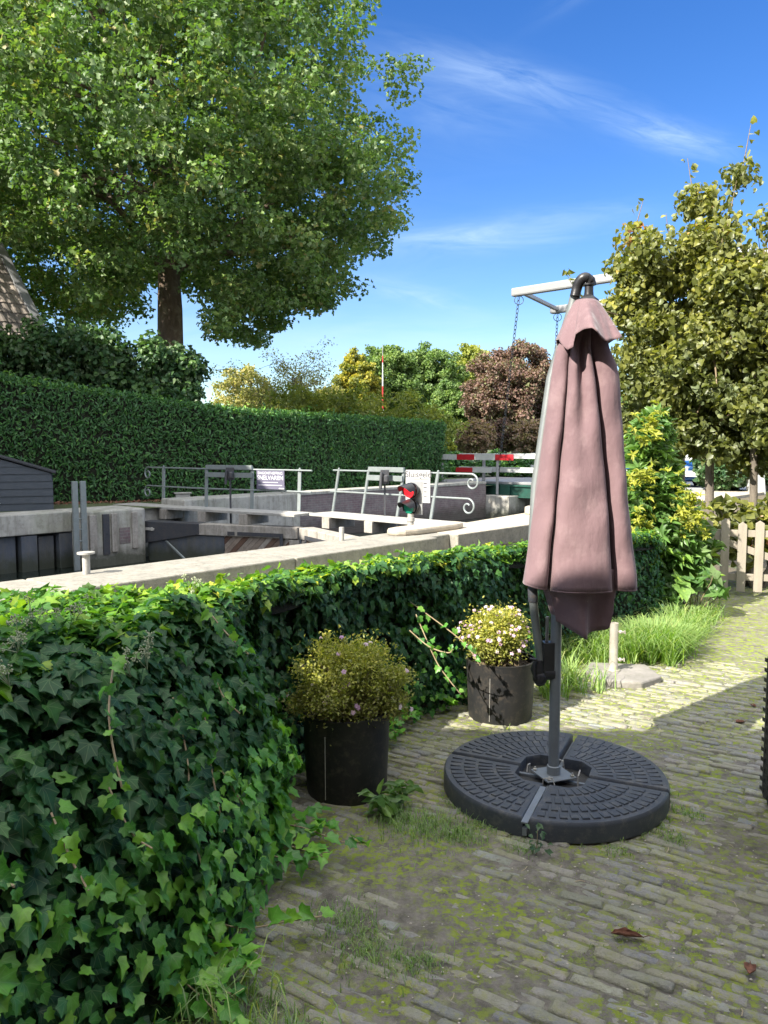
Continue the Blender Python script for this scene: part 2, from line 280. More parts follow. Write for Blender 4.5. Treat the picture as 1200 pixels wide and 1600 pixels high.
# ---------------------------------------------------------------- mesh helpers
def vnoise(x, y, seed=0):
    x = np.asarray(x, float); y = np.asarray(y, float)
    xi = np.floor(x).astype(int); yi = np.floor(y).astype(int); fx = x-xi; fy = y-yi
    def h(a, b):
        n = (a*374761393+b*668265263+seed*1442695041) & 0x7fffffff
        n = ((n ^ (n >> 13))*1274126177) & 0x7fffffff
        return ((n ^ (n >> 16)) & 0xffff)/65535.
    u = fx*fx*(3-2*fx); v = fy*fy*(3-2*fy)
    return (h(xi, yi)*(1-u)+h(xi+1, yi)*u)*(1-v)+(h(xi, yi+1)*(1-u)+h(xi+1, yi+1)*u)*v
def fbm(x, y, o=4, seed=0):
    s = 0; a = .5
    for i in range(o): s = s+a*vnoise(np.asarray(x)*2**i, np.asarray(y)*2**i, seed+i*17); a *= .5
    return s
def link(name, me, mat, parent=None, smooth=False, origin=None):
    """world-space mesh -> object whose origin is its parent's (or its own base)"""
    nv = len(me.vertices); co = np.empty(nv*3, np.float32); me.vertices.foreach_get('co', co); co = co.reshape(-1, 3)
    if parent is not None:
        w = Vector((0, 0, 0)); p = parent
        while p: w += p.location; p = p.parent
        off = np.array(w); loc = Vector((0, 0, 0))
    elif origin == 'world': off = np.zeros(3); loc = Vector((0, 0, 0))
    else:
        off = np.array([(co[:, 0].min()+co[:, 0].max())/2, (co[:, 1].min()+co[:, 1].max())/2, co[:, 2].min()]); loc = Vector(off.tolist())
    me.vertices.foreach_set('co', (co-off).astype(np.float32).ravel()); me.update()
    if smooth: me.polygons.foreach_set('use_smooth', [True]*len(me.polygons))
    if mat is not None:
        for mm_ in (mat if isinstance(mat, (list, tuple)) else [mat]): me.materials.append(MATS[mm_] if isinstance(mm_, str) else mm_)
    o = bpy.data.objects.new(name, me); COL.objects.link(o); o.location = loc
    if parent is not None: o.parent = parent
    return o
def tag(o, label=None, cat=None, group=None, kind=None):
    if label: o['label'] = label
    if cat: o['category'] = cat
    if group: o['group'] = group
    if kind: o['kind'] = kind
    return o
def empty(name, loc, label, cat, group=None):
    o = bpy.data.objects.new(name, None); COL.objects.link(o); o.location = Vector(loc); o.empty_display_size = .1
    return tag(o, label, cat, group)
class MB:
    def __init__(s): s.v = []; s.f = []; s.t = []; s.mi = []; s.cur = 0
    def add(s, vs, fs, tint=.5):
        b = len(s.v); s.v += [tuple(v) for v in vs]; s.f += [tuple(b+i for i in f) for f in fs]; s.t += [tint]*len(fs); s.mi += [s.cur]*len(fs); return s
    def box(s, c, d, rz=0, ax=None, tint=.5):
        """c centre, d full sizes, rz rotation about z or ax = 3x3 matrix"""
        m = ax if ax is not None else Matrix.Rotation(rz, 3, 'Z'); c = Vector(c)
        vs = [c+m @ Vector((x*d[0]/2, y*d[1]/2, z*d[2]/2)) for x in (-1, 1) for y in (-1, 1) for z in (-1, 1)]
        return s.add(vs, [(0, 1, 3, 2), (4, 6, 7, 5), (0, 4, 5, 1), (2, 3, 7, 6), (0, 2, 6, 4), (1, 5, 7, 3)], tint)
    def bar(s, a, b, w, h, up=(0, 0, 1), tint=.5):
        a = Vector(a); b = Vector(b); x = (b-a).normalized(); y = Vector(up).cross(x)
        y = y.normalized() if y.length > 1e-5 else Vector((0, 1, 0)); z = x.cross(y)
        return s.box((a+b)/2, ((b-a).length, w, h), ax=Matrix((x, y, z)).transposed(), tint=tint)
    def tube(s, pts, r, n=10, cap=True, tint=.5):
        pts = [Vector(p) for p in pts]; rs = r if isinstance(r, (list, tuple)) else [r]*len(pts)
        up = None; vs = []
        for i, p in enumerate(pts):
            d = (pts[min(i+1, len(pts)-1)]-pts[max(i-1, 0)]).normalized()
            if up is None: up = Vector((0, 0, 1)) if abs(d.z) < .9 else Vector((1, 0, 0))
            x = up.cross(d).normalized(); y = d.cross(x); up = y
            for k in range(n):
                a = 2*pi*k/n; vs.append(p+(x*cos(a)+y*sin(a))*rs[i])
        fs = [(i*n+k, i*n+(k+1) % n, (i+1)*n+(k+1) % n, (i+1)*n+k) for i in range(len(pts)-1) for k in range(n)]
        if cap: fs += [tuple(range(n))[::-1], tuple((len(pts)-1)*n+k for k in range(n))]
        return s.add(vs, fs, tint)
    def lathe(s, c, prof, n=24, tint=.5):
        c = Vector(c); vs = [c+Vector((r*cos(2*pi*k/n), r*sin(2*pi*k/n), z)) for r, z in prof for k in range(n)]
        fs = [(i*n+k, i*n+(k+1) % n, (i+1)*n+(k+1) % n, (i+1)*n+k) for i in range(len(prof)-1) for k in range(n)]
        fs += [tuple(range(n))[::-1], tuple((len(prof)-1)*n+k for k in range(n))]
        return s.add(vs, fs, tint)
    def prism(s, poly, z0, z1, tint=.5):
        n = len(poly); vs = [(p[0], p[1], z0) for p in poly]+[(p[0], p[1], z1) for p in poly]
        return s.add(vs, [tuple(range(n))[::-1], tuple(range(n, 2*n))]+[(i, (i+1) % n, n+(i+1) % n, n+i) for i in range(n)], tint)
    def ball(s, c, r, sq=(1, 1, 1), n=8, tint=.5):
        c = Vector(c); vs = []
        for i in range(n+1):
            a = pi*i/n
            for k in range(n+2): b = 2*pi*k/(n+2); vs.append(c+Vector((r*sq[0]*sin(a)*cos(b), r*sq[1]*sin(a)*sin(b), r*sq[2]*cos(a))))
        m_ = n+2
        return s.add(vs, [(i*m_+k, (i+1)*m_+k, (i+1)*m_+(k+1) % m_, i*m_+(k+1) % m_) for i in range(n) for k in range(m_)], tint)
    def mesh(s, name):
        me = bpy.data.meshes.new(name); me.from_pydata(s.v, [], s.f)
        a = me.attributes.new('tint', 'FLOAT', 'FACE'); a.data.foreach_set('value', s.t)
        me.polygons.foreach_set('material_index', s.mi)
        return me
    def obj(s, name, mat, parent=None, smooth=False, bevel=0, origin=None):
        o = link(name, s.mesh(name), mat, parent, smooth, origin)
        if smooth and smooth != 'all': 
            try: o.data.set_sharp_from_angle(angle=R(40))
            except Exception: pass
        if bevel:
            b = o.modifiers.new('bevel', 'BEVEL'); b.width = bevel; b.segments = 2; b.limit_method = 'ANGLE'; b.angle_limit = R(40)
        return o
def npmesh(name, V_, F_, tint):
    """V_ (n,3), F_ (m,k) same-size faces, tint (m,)"""
    me = bpy.data.meshes.new(name); me.vertices.add(len(V_)); me.vertices.foreach_set('co', V_.astype(np.float32).ravel())
    k = F_.shape[1]; me.loops.add(F_.size); me.loops.foreach_set('vertex_index', F_.astype(np.int32).ravel())
    me.polygons.add(len(F_)); me.polygons.foreach_set('loop_start', (np.arange(len(F_))*k).astype(np.int32))
    try: me.polygons.foreach_set('loop_total', np.full(len(F_), k, np.int32))
    except Exception: pass
    a = me.attributes.new('tint', 'FLOAT', 'FACE'); a.data.foreach_set('value', tint.astype(np.float32))
    me.update(calc_edges=True); return me
def unit(a): return a/np.maximum(np.linalg.norm(a, axis=-1, keepdims=True), 1e-9)
# leaf templates: x across, y along (stalk at 0), z normal
def tpl(outline, fold=.12, curl=.1, cy=.4):
    v = [(0, cy, 0)]+[(x, y, abs(x)*fold*2-curl*(y-cy)**2) for x, y in outline]
    n = len(outline); return np.array(v), np.array([(0, (i+1) % n+1, i+1) for i in range(n)])
T_IVY = tpl([(0, 0), (-.20, -.13), (-.47, .02), (-.37, .28), (-.44, .56), (-.22, .62), (0, 1.0), (.22, .62), (.44, .56), (.37, .28), (.47, .02), (.20, -.13)], .2, .35, .28)
T_IVY2 = tpl([(0, 0), (-.34, .0), (-.42, .3), (-.22, .68), (0, 1.0), (.22, .68), (.42, .3), (.34, .0)], .16, .3, .35)
T_PLANE = tpl([(0, 0), (-.5, .18), (-.24, .42), (-.42, .8), (0, 1.0), (.42, .8), (.24, .42), (.5, .18)], .25, .3, .4)
T_LAUREL = tpl([(0, 0), (-.16, .3), (-.15, .65), (0, 1.0), (.15, .65), (.16, .3)], .5, .4, .45)
T_ROUND = tpl([(0, .05), (-.3, -.05), (-.48, .3), (-.3, .7), (0, 1.0), (.3, .7), (.48, .3), (.3, -.05)], .22, .45, .4)
T_DIA = tpl([(0, 0), (-.3, .5), (0, 1.0), (.3, .5)], .3, .3, .5)
T_TUFT = tpl([(0, 0), (-.45, .25), (-.35, .7), (0, 1.0), (.5, .6), (.35, .1)], .3, .4, .5)
def leaves(t, P, N, D, S, tint, name='leaves'):
    """P positions, N normals, D tip directions, S sizes"""
    tv, tf = t; N = unit(N); D = unit(D-N*np.sum(D*N, -1, keepdims=True)); X = np.cross(D, N)
    cz = rng.uniform(.1, 1.9, len(P))[:, None, None]*np.where(rng.random(len(P)) < .15, -1, 1)[:, None, None]; wx_ = rng.uniform(.78, 1.15, len(P))[:, None, None]
    sk_ = rng.normal(0, .12, len(P))[:, None, None]
    V_ = P[:, None]+S[:, None, None]*((tv[None, :, 0:1]*wx_+sk_*tv[None, :, 1:2]**2)*X[:, None]+tv[None, :, 1:2]*D[:, None]+cz*tv[None, :, 2:3]*N[:, None])
    k = len(tv); F_ = (tf[None]+(np.arange(len(P))*k)[:, None, None]).reshape(-1, 3)
    return V_.reshape(-1, 3), F_, np.repeat(tint, len(tf))
def leafobj(name, t, P, N, D, S, tint, mat, parent=None, smooth=False):
    V_, F_, ti = leaves(t, P, N, D, S, tint); me = npmesh(name, V_, F_, ti)
    if mat in VEINED:
        a = me.attributes.new('luv', 'FLOAT_VECTOR', 'POINT'); uv = np.tile(t[0]*[1, 1, 0], (len(P), 1)); a.data.foreach_set('vector', uv.astype(np.float32).ravel())
    return link(name, me, mat, parent, smooth)
def catmull(pts, per=6, closed=False):
    pts = [Vector(p) for p in pts]; n = len(pts); out = []
    for i in range(n if closed else n-1):
        p0, p1, p2, p3 = (pts[(i+k) % n] if closed else pts[min(max(i+k, 0), n-1)] for k in (-1, 0, 1, 2))
        for j in range(per):
            t = j/per; out.append(.5*((2*p1)+(p2-p0)*t+(2*p0-5*p1+4*p2-p3)*t*t+(3*p1-p0-3*p2+p3)*t**3))
    if not closed: out.append(pts[-1])
    return out
def copy_tree(o, parent=None):
    c = o.copy(); COL.objects.link(c); c.parent = parent
    for ch in list(o.children): copy_tree(ch, c)
    return c
def text(name, s, size, loc, rot, mat, parent, ext=.001, bold=0):
    c = bpy.data.curves.new(name, 'FONT'); c.body = s; c.size = size; c.extrude = ext; c.offset = bold; c.align_x = 'CENTER'; c.align_y = 'CENTER'
    c.materials.append(MATS[mat]); o = bpy.data.objects.new(name, c); COL.objects.link(o); o.parent = parent
    w = Vector((0, 0, 0)); p = parent
    while p: w += p.location; p = p.parent
    bpy.context.view_layer.update(); me = bpy.data.meshes.new_from_object(o.evaluated_get(bpy.context.evaluated_depsgraph_get()))
    bpy.data.objects.remove(o); o = bpy.data.objects.new(name, me); COL.objects.link(o); o.parent = parent
    o.location = Vector(loc)-w; o.rotation_euler = rot; return o
# ---------------------------------------------------------------- ground, water, paving
CN, CF, QF = 6.0, 6.8, 14.3           # coping near edge, coping far edge, far quay front (s values)
def strip_sheet(name, ss, ts, zf, mat):
    mb = MB(); vs = [ST(s, t, zf(s, t)) for s in ss for t in ts]; n = len(ts)
    mb.add(vs, [(i*n+j, i*n+j+1, (i+1)*n+j+1, (i+1)*n+j) for i in range(len(ss)-1) for j in range(n-1)])
    return tag(mb.obj(name, mat, origin='world'), kind='structure')
ramp01 = lambda x: max(0, min(1, x))
zr = lambda s, t: -.035+.36*ramp01((t-11)/6) if s < 6.1 else -.035
strip_sheet('ground', [-400, -150, -60, -30, -15, -8, -4, -2, 0, 2, 4, 6.05], [-300, -60, -10, -2, 3, 6, 8, 9, 11, 13, 15, 17, 22, 30, 60, 120, 700], zr, 'earth')
strip_sheet('far_bank_ground', [14.32, 20, 30, 60, 200, 900], [-300, -60, -10, 10, 30, 60, 150, 700], lambda s, t: .29, 'lawn')
strip_sheet('water', [6.0, 14.6, 19], [-60, -10, 0, 10, 20, 40, 90, 300], lambda s, t: -.75, 'canal_water')
strip_sheet('road', [-14, -8, -2, 3.6], [17.2, 21, 25.8], lambda s, t: .335, 'road')
# paving of worn clay bricks laid on edge, with soil and moss in the joints
und = lambda x, y: .020*(fbm(np.asarray(x)*.9, np.asarray(y)*.9, 3, 3)-.45)
def in_terrace(x, y, m=0.):     # paved area: right of the ivy, this side of the gate
    return (x > -1.6) & (x < 5.6) & (y > .9) & (y < 8.6-.5*(x-3.5)+m*0)
xs = np.arange(-1.7, 5.8, .021); ys = np.concatenate([np.arange(.8, 4.5, .021), np.arange(4.5, 9.2, .035)])
X, Y_ = np.meshgrid(xs, ys, indexing='ij')
bury = fbm(X*1.5, Y_*1.5, 3, 40)
leftpatch = np.exp(-(((X-.05)/.55)**2+((Y_-2.75)/.6)**2))
Z = und(X, Y_)-.0046+.026*np.clip(bury-.52, 0, .3)+.012*leftpatch+.009*(fbm(X*11, Y_*11, 3, 9)-.5)+.004*(vnoise(X*38, Y_*38, 5)-.5)+.012*np.clip((Y_-4.6)/2, 0, 1)
nx, ny = X.shape; idx = np.arange(nx*ny).reshape(nx, ny)
F_ = np.stack([idx[:-1, :-1], idx[1:, :-1], idx[1:, 1:], idx[:-1, 1:]], -1).reshape(-1, 4)
o = link('paving_joints', npmesh('paving_joints', np.stack([X, Y_, Z], -1).reshape(-1, 3), F_, np.zeros(len(F_))), 'joint_soil', origin='world', smooth=True)
tag(o, kind='structure')
BA = R(-31); bl, bw = .158, .0455
gx, gy = [], []
for r_ in range(-150, 235):
    for c_ in range(-68, 68):
        gx.append(c_*(bl+.004)+((r_*.37) % 1)*bl+random.uniform(-.008, .008)); gy.append(r_*(bw+.0045)+random.uniform(-.003, .003))
gx = np.array(gx); gy = np.array(gy); gy = gy+.012*np.sin(gx*2.1)+.030*(fbm(gx*1.7, gy*1.7, 3, 61)-.45)
bx = gx*cos(BA)-gy*sin(BA)+1.5; by = gx*sin(BA)+gy*cos(BA)+3.5
k = in_terrace(bx, by) & ~((bx < .3) & (by > 4.9+bx)) & ~((bx > .9) & (bx < 2.4) & (by > 5.1+.5*(bx-1)))
bx, by = bx[k], by[k]; nb = len(bx)
lx = np.array([-.5, -.42, -.15, .15, .42, .5]); ly = np.array([-.5, -.36, 0, .36, .5])
LX, LY = np.meshgrid(lx, ly, indexing='ij')
edge = np.minimum(1, np.minimum((.5-abs(LX))/.08, (.5-abs(LY))/.14)); 
ang = BA+rng.normal(0, .042, nb); L_ = bl*np.where(rng.random(nb) < .12, rng.uniform(.5, .8, nb), rng.uniform(.9, 1.0, nb)); W_ = bw*rng.uniform(.82, 1.0, nb)
px_ = LX[None]*L_[:, None, None]; py_ = LY[None]*W_[:, None, None]
wx = bx[:, None, None]+px_*np.cos(ang)[:, None, None]-py_*np.sin(ang)[:, None, None]+rng.normal(0, .0012, (nb, 6, 5))
wy = by[:, None, None]+px_*np.sin(ang)[:, None, None]+py_*np.cos(ang)[:, None, None]+rng.normal(0, .0012, (nb, 6, 5))
hz = und(bx, by)+rng.normal(0, .0040, nb)
wz = hz[:, None, None]+(px_*rng.normal(0, .03, nb)[:, None, None])+(py_*rng.normal(0, .06, nb)[:, None, None])-(1-edge)[None]**2.2*.0060+rng.normal(0, .0014, (nb, 6, 5))
bn = fbm(wx*1.5, wy*1.5, 3, 40)
wz = wz-.004*np.clip(bn-.5, 0, .2)*5+.0022*(vnoise(wx*60, wy*60, 12)-.5)
top = np.stack([wx, wy, wz], -1).reshape(nb, 30, 3)
ii = np.arange(30).reshape(6, 5); qf = np.stack([ii[:-1, :-1], ii[1:, :-1], ii[1:, 1:], ii[:-1, 1:]], -1).reshape(-1, 4)
ring = list(ii[:, 0])+list(ii[-1, 1:])+list(ii[:-1, -1][::-1])+list(ii[0, 1:-1][::-1]); nr_ = len(ring)
low = top[:, ring].copy(); low[:, :, 2] -= .03
V_ = np.concatenate([top, low], 1); sk = np.array([(ring[j], 30+j, 30+(j+1) % nr_, ring[(j+1) % nr_]) for j in range(nr_)])
ft = np.concatenate([qf, sk]); F_ = (ft[None]+(np.arange(nb)*V_.shape[1])[:, None, None]).reshape(-1, 4)
o = link('terrace_paving', npmesh('terrace_paving', V_.reshape(-1, 3), F_, np.repeat(rng.random(nb), len(ft))), 'paver', origin='world', smooth=True)
tag(o, kind='structure')
# ---------------------------------------------------------------- lock walls
def quad_prism(mb, s0, s1, t0, t1, z0, z1, tint=.5):
    return mb.prism([ST(s0, t0), ST(s0, t1), ST(s1, t1), ST(s1, t0)][::-1], z0, z1, tint)
cop = empty('lock_coping', ST(CN+.4, 5, -1), 'long pale sunlit concrete coping running beyond the ivy beside the lock water', 'coping')
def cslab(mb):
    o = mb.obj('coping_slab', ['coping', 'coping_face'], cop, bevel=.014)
    for p in o.data.polygons: p.material_index = 0 if p.normal.z > .5 else 1  # sides darker than the top: weathering plus shade put into the colour
t = 7.86
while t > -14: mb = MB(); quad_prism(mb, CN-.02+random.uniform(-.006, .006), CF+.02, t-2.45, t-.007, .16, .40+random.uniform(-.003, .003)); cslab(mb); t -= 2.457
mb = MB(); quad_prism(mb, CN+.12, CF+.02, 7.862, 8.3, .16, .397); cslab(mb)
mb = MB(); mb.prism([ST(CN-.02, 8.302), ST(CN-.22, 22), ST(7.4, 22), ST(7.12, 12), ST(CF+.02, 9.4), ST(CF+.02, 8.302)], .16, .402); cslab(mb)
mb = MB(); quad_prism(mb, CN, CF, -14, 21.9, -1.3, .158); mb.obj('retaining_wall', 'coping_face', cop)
# raised stones on the coping
def stone(s, t, ls, lt, h, label, grp=None):
    mb = MB(); n = 14
    poly = [ST(s+ls*.5*math.copysign(abs(cos(a))**.6, cos(a)), t+lt*.5*math.copysign(abs(sin(a))**.6, sin(a))) for a in np.linspace(0, 2*pi, n, endpoint=False)]
    mb.prism(poly[::-1], .398, .40+h); tag(mb.obj('coping_stone', 'coping', bevel=.03), label, 'stone', grp)
stone(6.55, 8.35, .42, 1.5, .085, 'low raised concrete hump at the foot of the signal light')
stone(6.75, 12.1, .55, 1.1, .14, 'rounded raised concrete hump on the coping close to the parasol cloth')
fq = empty('far_quay_wall', ST(QF+.3, 3, -1), 'grey concrete quay wall with dark sheet piling below across the lock water', 'quay wall')
mb = MB(); quad_prism(mb, QF, QF+.75, -14, 7.13, -.06, .33); mb.obj('cap_beam', 'concrete', fq, bevel=.02)
mb = MB(); quad_prism(mb, QF+.3, QF+.6, -14, 8, -1.3, -.062); mb.obj('backing_wall', 'black_steel', fq)
mb = MB(); t = -14.
k = 0
while t < 6.9:
    if not (5.05 < t < 5.6): quad_prism(mb, QF+.03+(.10 if k % 2 else 0), QF+.28, t, t+.30, -1.3, -.08 if k % 3 else -.12)
    t += .36; k += 1
mb.obj('sheet_piling', 'sheet_steel', fq, bevel=.015)
# mitre block on the far side: concrete with timber strips and a brick inset
mb = MB(); r = .12
pts = [ST(QF+.75, 7.135), ST(QF-.35, 7.135), ST(QF-.42, 7.2), ST(QF-.42, 8.38)]+[ST(QF-.42+r*(1-cos(a)), 8.38+r*sin(a)) for a in (R(30), R(60), R(90))]+[ST(QF+.75, 8.5)]
mb.prism(pts, -1.3, .335); blk = mb.obj('lock_head_block', 'concrete', fq, bevel=.03)
for t0, w, z0, mt in ((7.24, .15, -.38, 'timber'), (7.52, .13, -.42, 'black_steel'), (7.70, .12, -.38, 'timber'), (8.14, .12, -.35, 'timber')):
    mb = MB(); quad_prism(mb, QF-.47, QF-.418, t0, t0+w, z0-.1, .27)
    for z in (.16, -.12): mb.lathe(ST(QF-.48, t0+w/2, z), [(.0, 0), (.012, .002), (.012, .01), (0, .012)], 8)
    mb.obj('fender_strip', mt, fq, bevel=.006)
mb = MB(); quad_prism(mb, QF-.428, QF-.41, 7.88, 8.11, -.34, -.02); mb.obj('brick_inset', 'purple_brick', fq)
# concrete and brick walls on beyond the gates
mb = MB(); quad_prism(mb, QF+.18, QF+.75, 8.502, 9.598, -1.3, .28); mb.obj('gate_recess', 'concrete', fq)
up = empty('upper_lock_wall', ST(QF+.4, 16, -1), 'purple brown brick lock wall with concrete cap running from the gates to the drawbridge', 'lock wall')
mb = MB(); quad_prism(mb, QF-.1, QF+.8, 9.6, 13.0, -1.3, .43); mb.obj('concrete_head', 'concrete', up, bevel=.03)
mb = MB(); mb.prism([ST(QF, 13.002), ST(QF, 21.4), ST(QF+.35, 21.4), ST(QF+.35, 13.002)][::-1], -1.3, .36); mb.obj('brick_face', 'purple_brick', up)
mb = MB(); mb.prism([ST(QF-.02, 13.004), ST(QF-.02, 21.4), ST(QF+.6, 21.4), ST(QF+.6, 13.004)][::-1], .362, .44); mb.obj('wall_cap', 'concrete', up, bevel=.01)
ab = empty('bridge_abutment', ST(15.5, 24, -1), 'concrete and brick abutment under the far end of the drawbridge', 'abutment')
mb = MB(); quad_prism(mb, QF-.9, QF+2.6, 21.402, 27, -1.3, -.02); mb.obj('abutment_wall', 'concrete', ab, bevel=.02)
mb = MB(); quad_prism(mb, QF+.4, QF+3.2, 21.41, 27, -.018, .36); mb.obj('bearing_ledge', 'purple_brick', ab)
mb = MB(); quad_prism(mb, QF, QF+.6, 27.01, 120, -1.3, .30); tag(mb.obj('canal_bank_wall', 'purple_brick'), 'low dark brick bank wall along the canal beyond the drawbridge', 'bank wall')
mb = MB(); quad_prism(mb, 5.8, 6.7, 21.91, 120, -1.3, .33); tag(mb.obj('canal_bank_wall', 'coping_face'), 'grey bank wall on the near side of the canal beyond the drawbridge', 'bank wall')

# ---------------------------------------------------------------- lock gates with walkways and railings
def gate(H0, M0, W0, W1, name_label, planks, posts, rail_s, tilt, scrolls, frame_i, gear_s):
    root = empty('lock_gate', ST(*H0, -.9), name_label, 'lock gate', 'mitre gates of the lock')
    h = ST(*H0); m = ST(*M0); d = (m-h).normalized(); n_ = Vector((d.y, -d.x, 0))
    if n_.dot(Vector((0, -1, 0))) < 0: n_ = -n_
    Lg = (m-h).length
    def pt(a, off, z): return h+d*a+n_*off+Vector((0, 0, z))
    mb = MB(); mb.bar(pt(.0 if not planks else 1.35, 0, -.07), pt(Lg-.02, 0, -.07), .30, .22); mb.obj('top_beam', 'timber', root, bevel=.012)
    if planks:
        mb = MB(); vs = [pt(.03, .17, .06), pt(1.36, .17, .045), pt(1.36, .17, -.17), pt(.03, .17, -.40)]
        vs += [v-n_*.30 for v in vs]; mb.add(vs, [(0, 1, 2, 3), (7, 6, 5, 4), (0, 4, 5, 1), (1, 5, 6, 2), (2, 6, 7, 3), (3, 7, 4, 0)]); mb.obj('hinge_plate', 'black_steel', root, bevel=.01)
        mb = MB(); mb.bar(pt(.0, .19, -.09), pt(.32, .19, -.10), .03, .05); mb.bar(pt(.27, .195, -.06), pt(.27, .195, -.13), .03, .04, (1, 0, 0)); mb.obj('hinge_strap', 'zinc', root, bevel=.004)
        mb = MB(); mb.bar(pt(.1, .05, -.75), pt(1.9, .05, -.75), .1, 1.1); mb.obj('steel_panel', 'sheet_steel', root)
        mb = MB(); mb.bar(pt(.55, .12, -.33), pt(1.25, .5, -.62), .03, .03); mb.obj('strut', 'rail_steel', root)
    a0 = 1.9 if planks else .15
    mb = MB(); a = a0-1.1; 
    while a < Lg+.3:                # diagonal planks, cut at the frame
        w = .13; x0, x1 = a, a+w*.93; z1, z0 = -.185, -1.2; sh = 1.0*(z1-z0)
        poly = [(x0+sh, z1), (x1+sh, z1), (x1, z0), (x0, z0)]
        # clip to a0..Lg-.25
        def clip(P, f):
            o = []
            for i in range(len(P)):
                p, q = P[i], P[(i+1) % len(P)]; fp, fq_ = f(p), f(q)
                if fp >= 0: o.append(p)
                if fp*fq_ < 0: u = fp/(fp-fq_); o.append((p[0]+(q[0]-p[0])*u, p[1]+(q[1]-p[1])*u))
            return o
        poly = clip(clip(poly, lambda p: p[0]-a0) if poly else [], lambda p: Lg-.2-p[0])
        if len(poly) > 2:
            of = .08+random.uniform(0, .012); k_ = len(poly); vs = [pt(x, of, z) for x, z in poly]+[pt(x, .03, z) for x, z in poly]
            mb.add(vs, [tuple(range(k_)), tuple(range(k_, 2*k_))[::-1]]+[(i, k_+i, k_+(i+1) % k_, (i+1) % k_) for i in range(k_)], random.random())
        a += w
    mb.obj('diagonal_planks', 'gate_plank', root)
    mb = MB(); mb.bar(pt(Lg-.12, .02, -1.2), pt(Lg-.12, .02, -.20), .26, .2, (1, 0, 0)); mb.obj('mitre_post', 'timber', root, bevel=.01)
    mb = MB(); mb.bar(pt(Lg-.34, .16, -1.0), pt(Lg-.34, .16, -.12), .016, .07, (d.x, d.y, 0)); mb.bar(pt(Lg-1.3, .162, -.12), pt(Lg-.305, .162, -.12), .016, .07); mb.bar(pt(Lg-1.52, .162, -.12), pt(Lg-1.37, .162, -.12), .016, .07); mb.obj('strap_iron', 'black_steel', root)
    # walkway
    w0 = ST(*W0); w1 = ST(*W1); wd = (w1-w0).normalized(); wn = Vector((wd.y, -wd.x, 0)); wn = wn if wn.y < 0 else -wn
    mb = MB()
    for j in (-1, 0, 1): mb.bar(w0+wn*(j*.205)+Vector((0, 0, .275)), w1+wn*(j*.205)+Vector((0, 0, .275)), .198, .05)
    wk = mb.obj('walkway', 'deck_board', root, bevel=.006)
    q = .5
    while q < (w1-w0).length-.3:
        mb = MB(); c = w0+wd*q; mb.bar(c+wn*.34+Vector((0, 0, .145)), c-wn*.34+Vector((0, 0, .145)), .2, .205); q += 1.12; mb.obj('bearer', 'timber', root, bevel=.008)
    rl = None
    up_ = lambda s, t, z: ST(s, t, z)+Vector((tilt*(z-.3), 0, 0))
    for i, (s, t) in enumerate(posts):
        mb = MB(); mb.bar(up_(s, t, .28), up_(s, t, 1.13), .028, .07, (d.x, d.y, .0)); mb.ball(up_(s, t, 1.14), .022); mb.obj('railing_post', 'rail_steel', root, bevel=.003)
    t_of = lambda s: np.interp(s, [p[0] for p in posts][::-1], [p[1] for p in posts][::-1])
    for z in (1.11, .69):
        pts = [up_(s, t_of(s), z) for s in np.linspace(rail_s[0], rail_s[1], 9)]
        if scrolls:
            e = Vector(pts[0 if scrolls < 0 else -1]); dr = (e-Vector(pts[1 if scrolls < 0 else -2])).normalized()
            sp = []
            for a in np.linspace(0, 2*pi*1.12, 26):
                rr = .145*(1-a/(2*pi*1.6)); c = e+dr*.02-Vector((0, 0, .145)) ; sp.append(c+dr*(rr*sin(a))+Vector((0, 0, rr*cos(a))))
            pts = (sp[::-1]+pts) if scrolls < 0 else (pts+sp)
        mb = MB(); mb.tube(pts, .017, 8); mb.obj('hand_rail' if z > 1 else 'mid_rail', 'rail_steel', root, smooth=True)
    i, j = frame_i; A, B = posts[i], posts[j]
    mb = MB()
    for z, hh in ((1.15, .09), (.99, .10)): mb.bar(up_(*A, z)+Vector((0, -.04, 0)), up_(*B, z)+Vector((0, -.04, 0)), .05, hh)
    mb.obj('winding_frame', 'rail_steel', root, bevel=.004)
    c = up_(gear_s, t_of(gear_s), 0)+Vector((0, -.09, 0))
    mb = MB(); mb.box(c+Vector((0, 0, 1.02)), (.16, .10, .26)); mb.tube([c+Vector((-.06, -.07, 1.1)), c+Vector((-.08, -.09, .8))], .03, 8); mb.lathe(c+Vector((.03, -.08, .92)), [(.03, 0), (.05, .02), (.05, .12), (.03, .14)], 10)
    mb.obj('winding_gear', 'black_steel', root, bevel=.008)
    mb = MB(); mb.bar(c+Vector((0, 0, -.15)), c+Vector((0, 0, .92)), .035, .035, (1, 0, 0)); mb.obj('rack_rod', 'black_steel', root)
    return root, up_, t_of
PL = [(15.12, 9.68), (13.61, 9.75), (12.46, 10.05), (11.3, 10.3)]
PR = [(10.8, 10.75), (10.0, 10.75), (9.1, 10.72), (8.3, 10.7)]
gl, upL, tL = gate((14.15, 8.65), (10.86, 9.95), (15.9, 9.15), (10.85, 10.02), 'left hand wooden lock gate with SNELVAREN sign on its railing', True, PL, (15.75, 10.95), .03, -1, (1, 2), 12.95)
gr, upR, tR = gate((7.05, 8.75), (10.78, 10.0), (10.8, 10.42), (7.3, 10.3), 'right hand lock gate whose walkway lands beside the signal light', False, PR, (10.95, 7.6), .15, 1, (1, 2), 9.35)
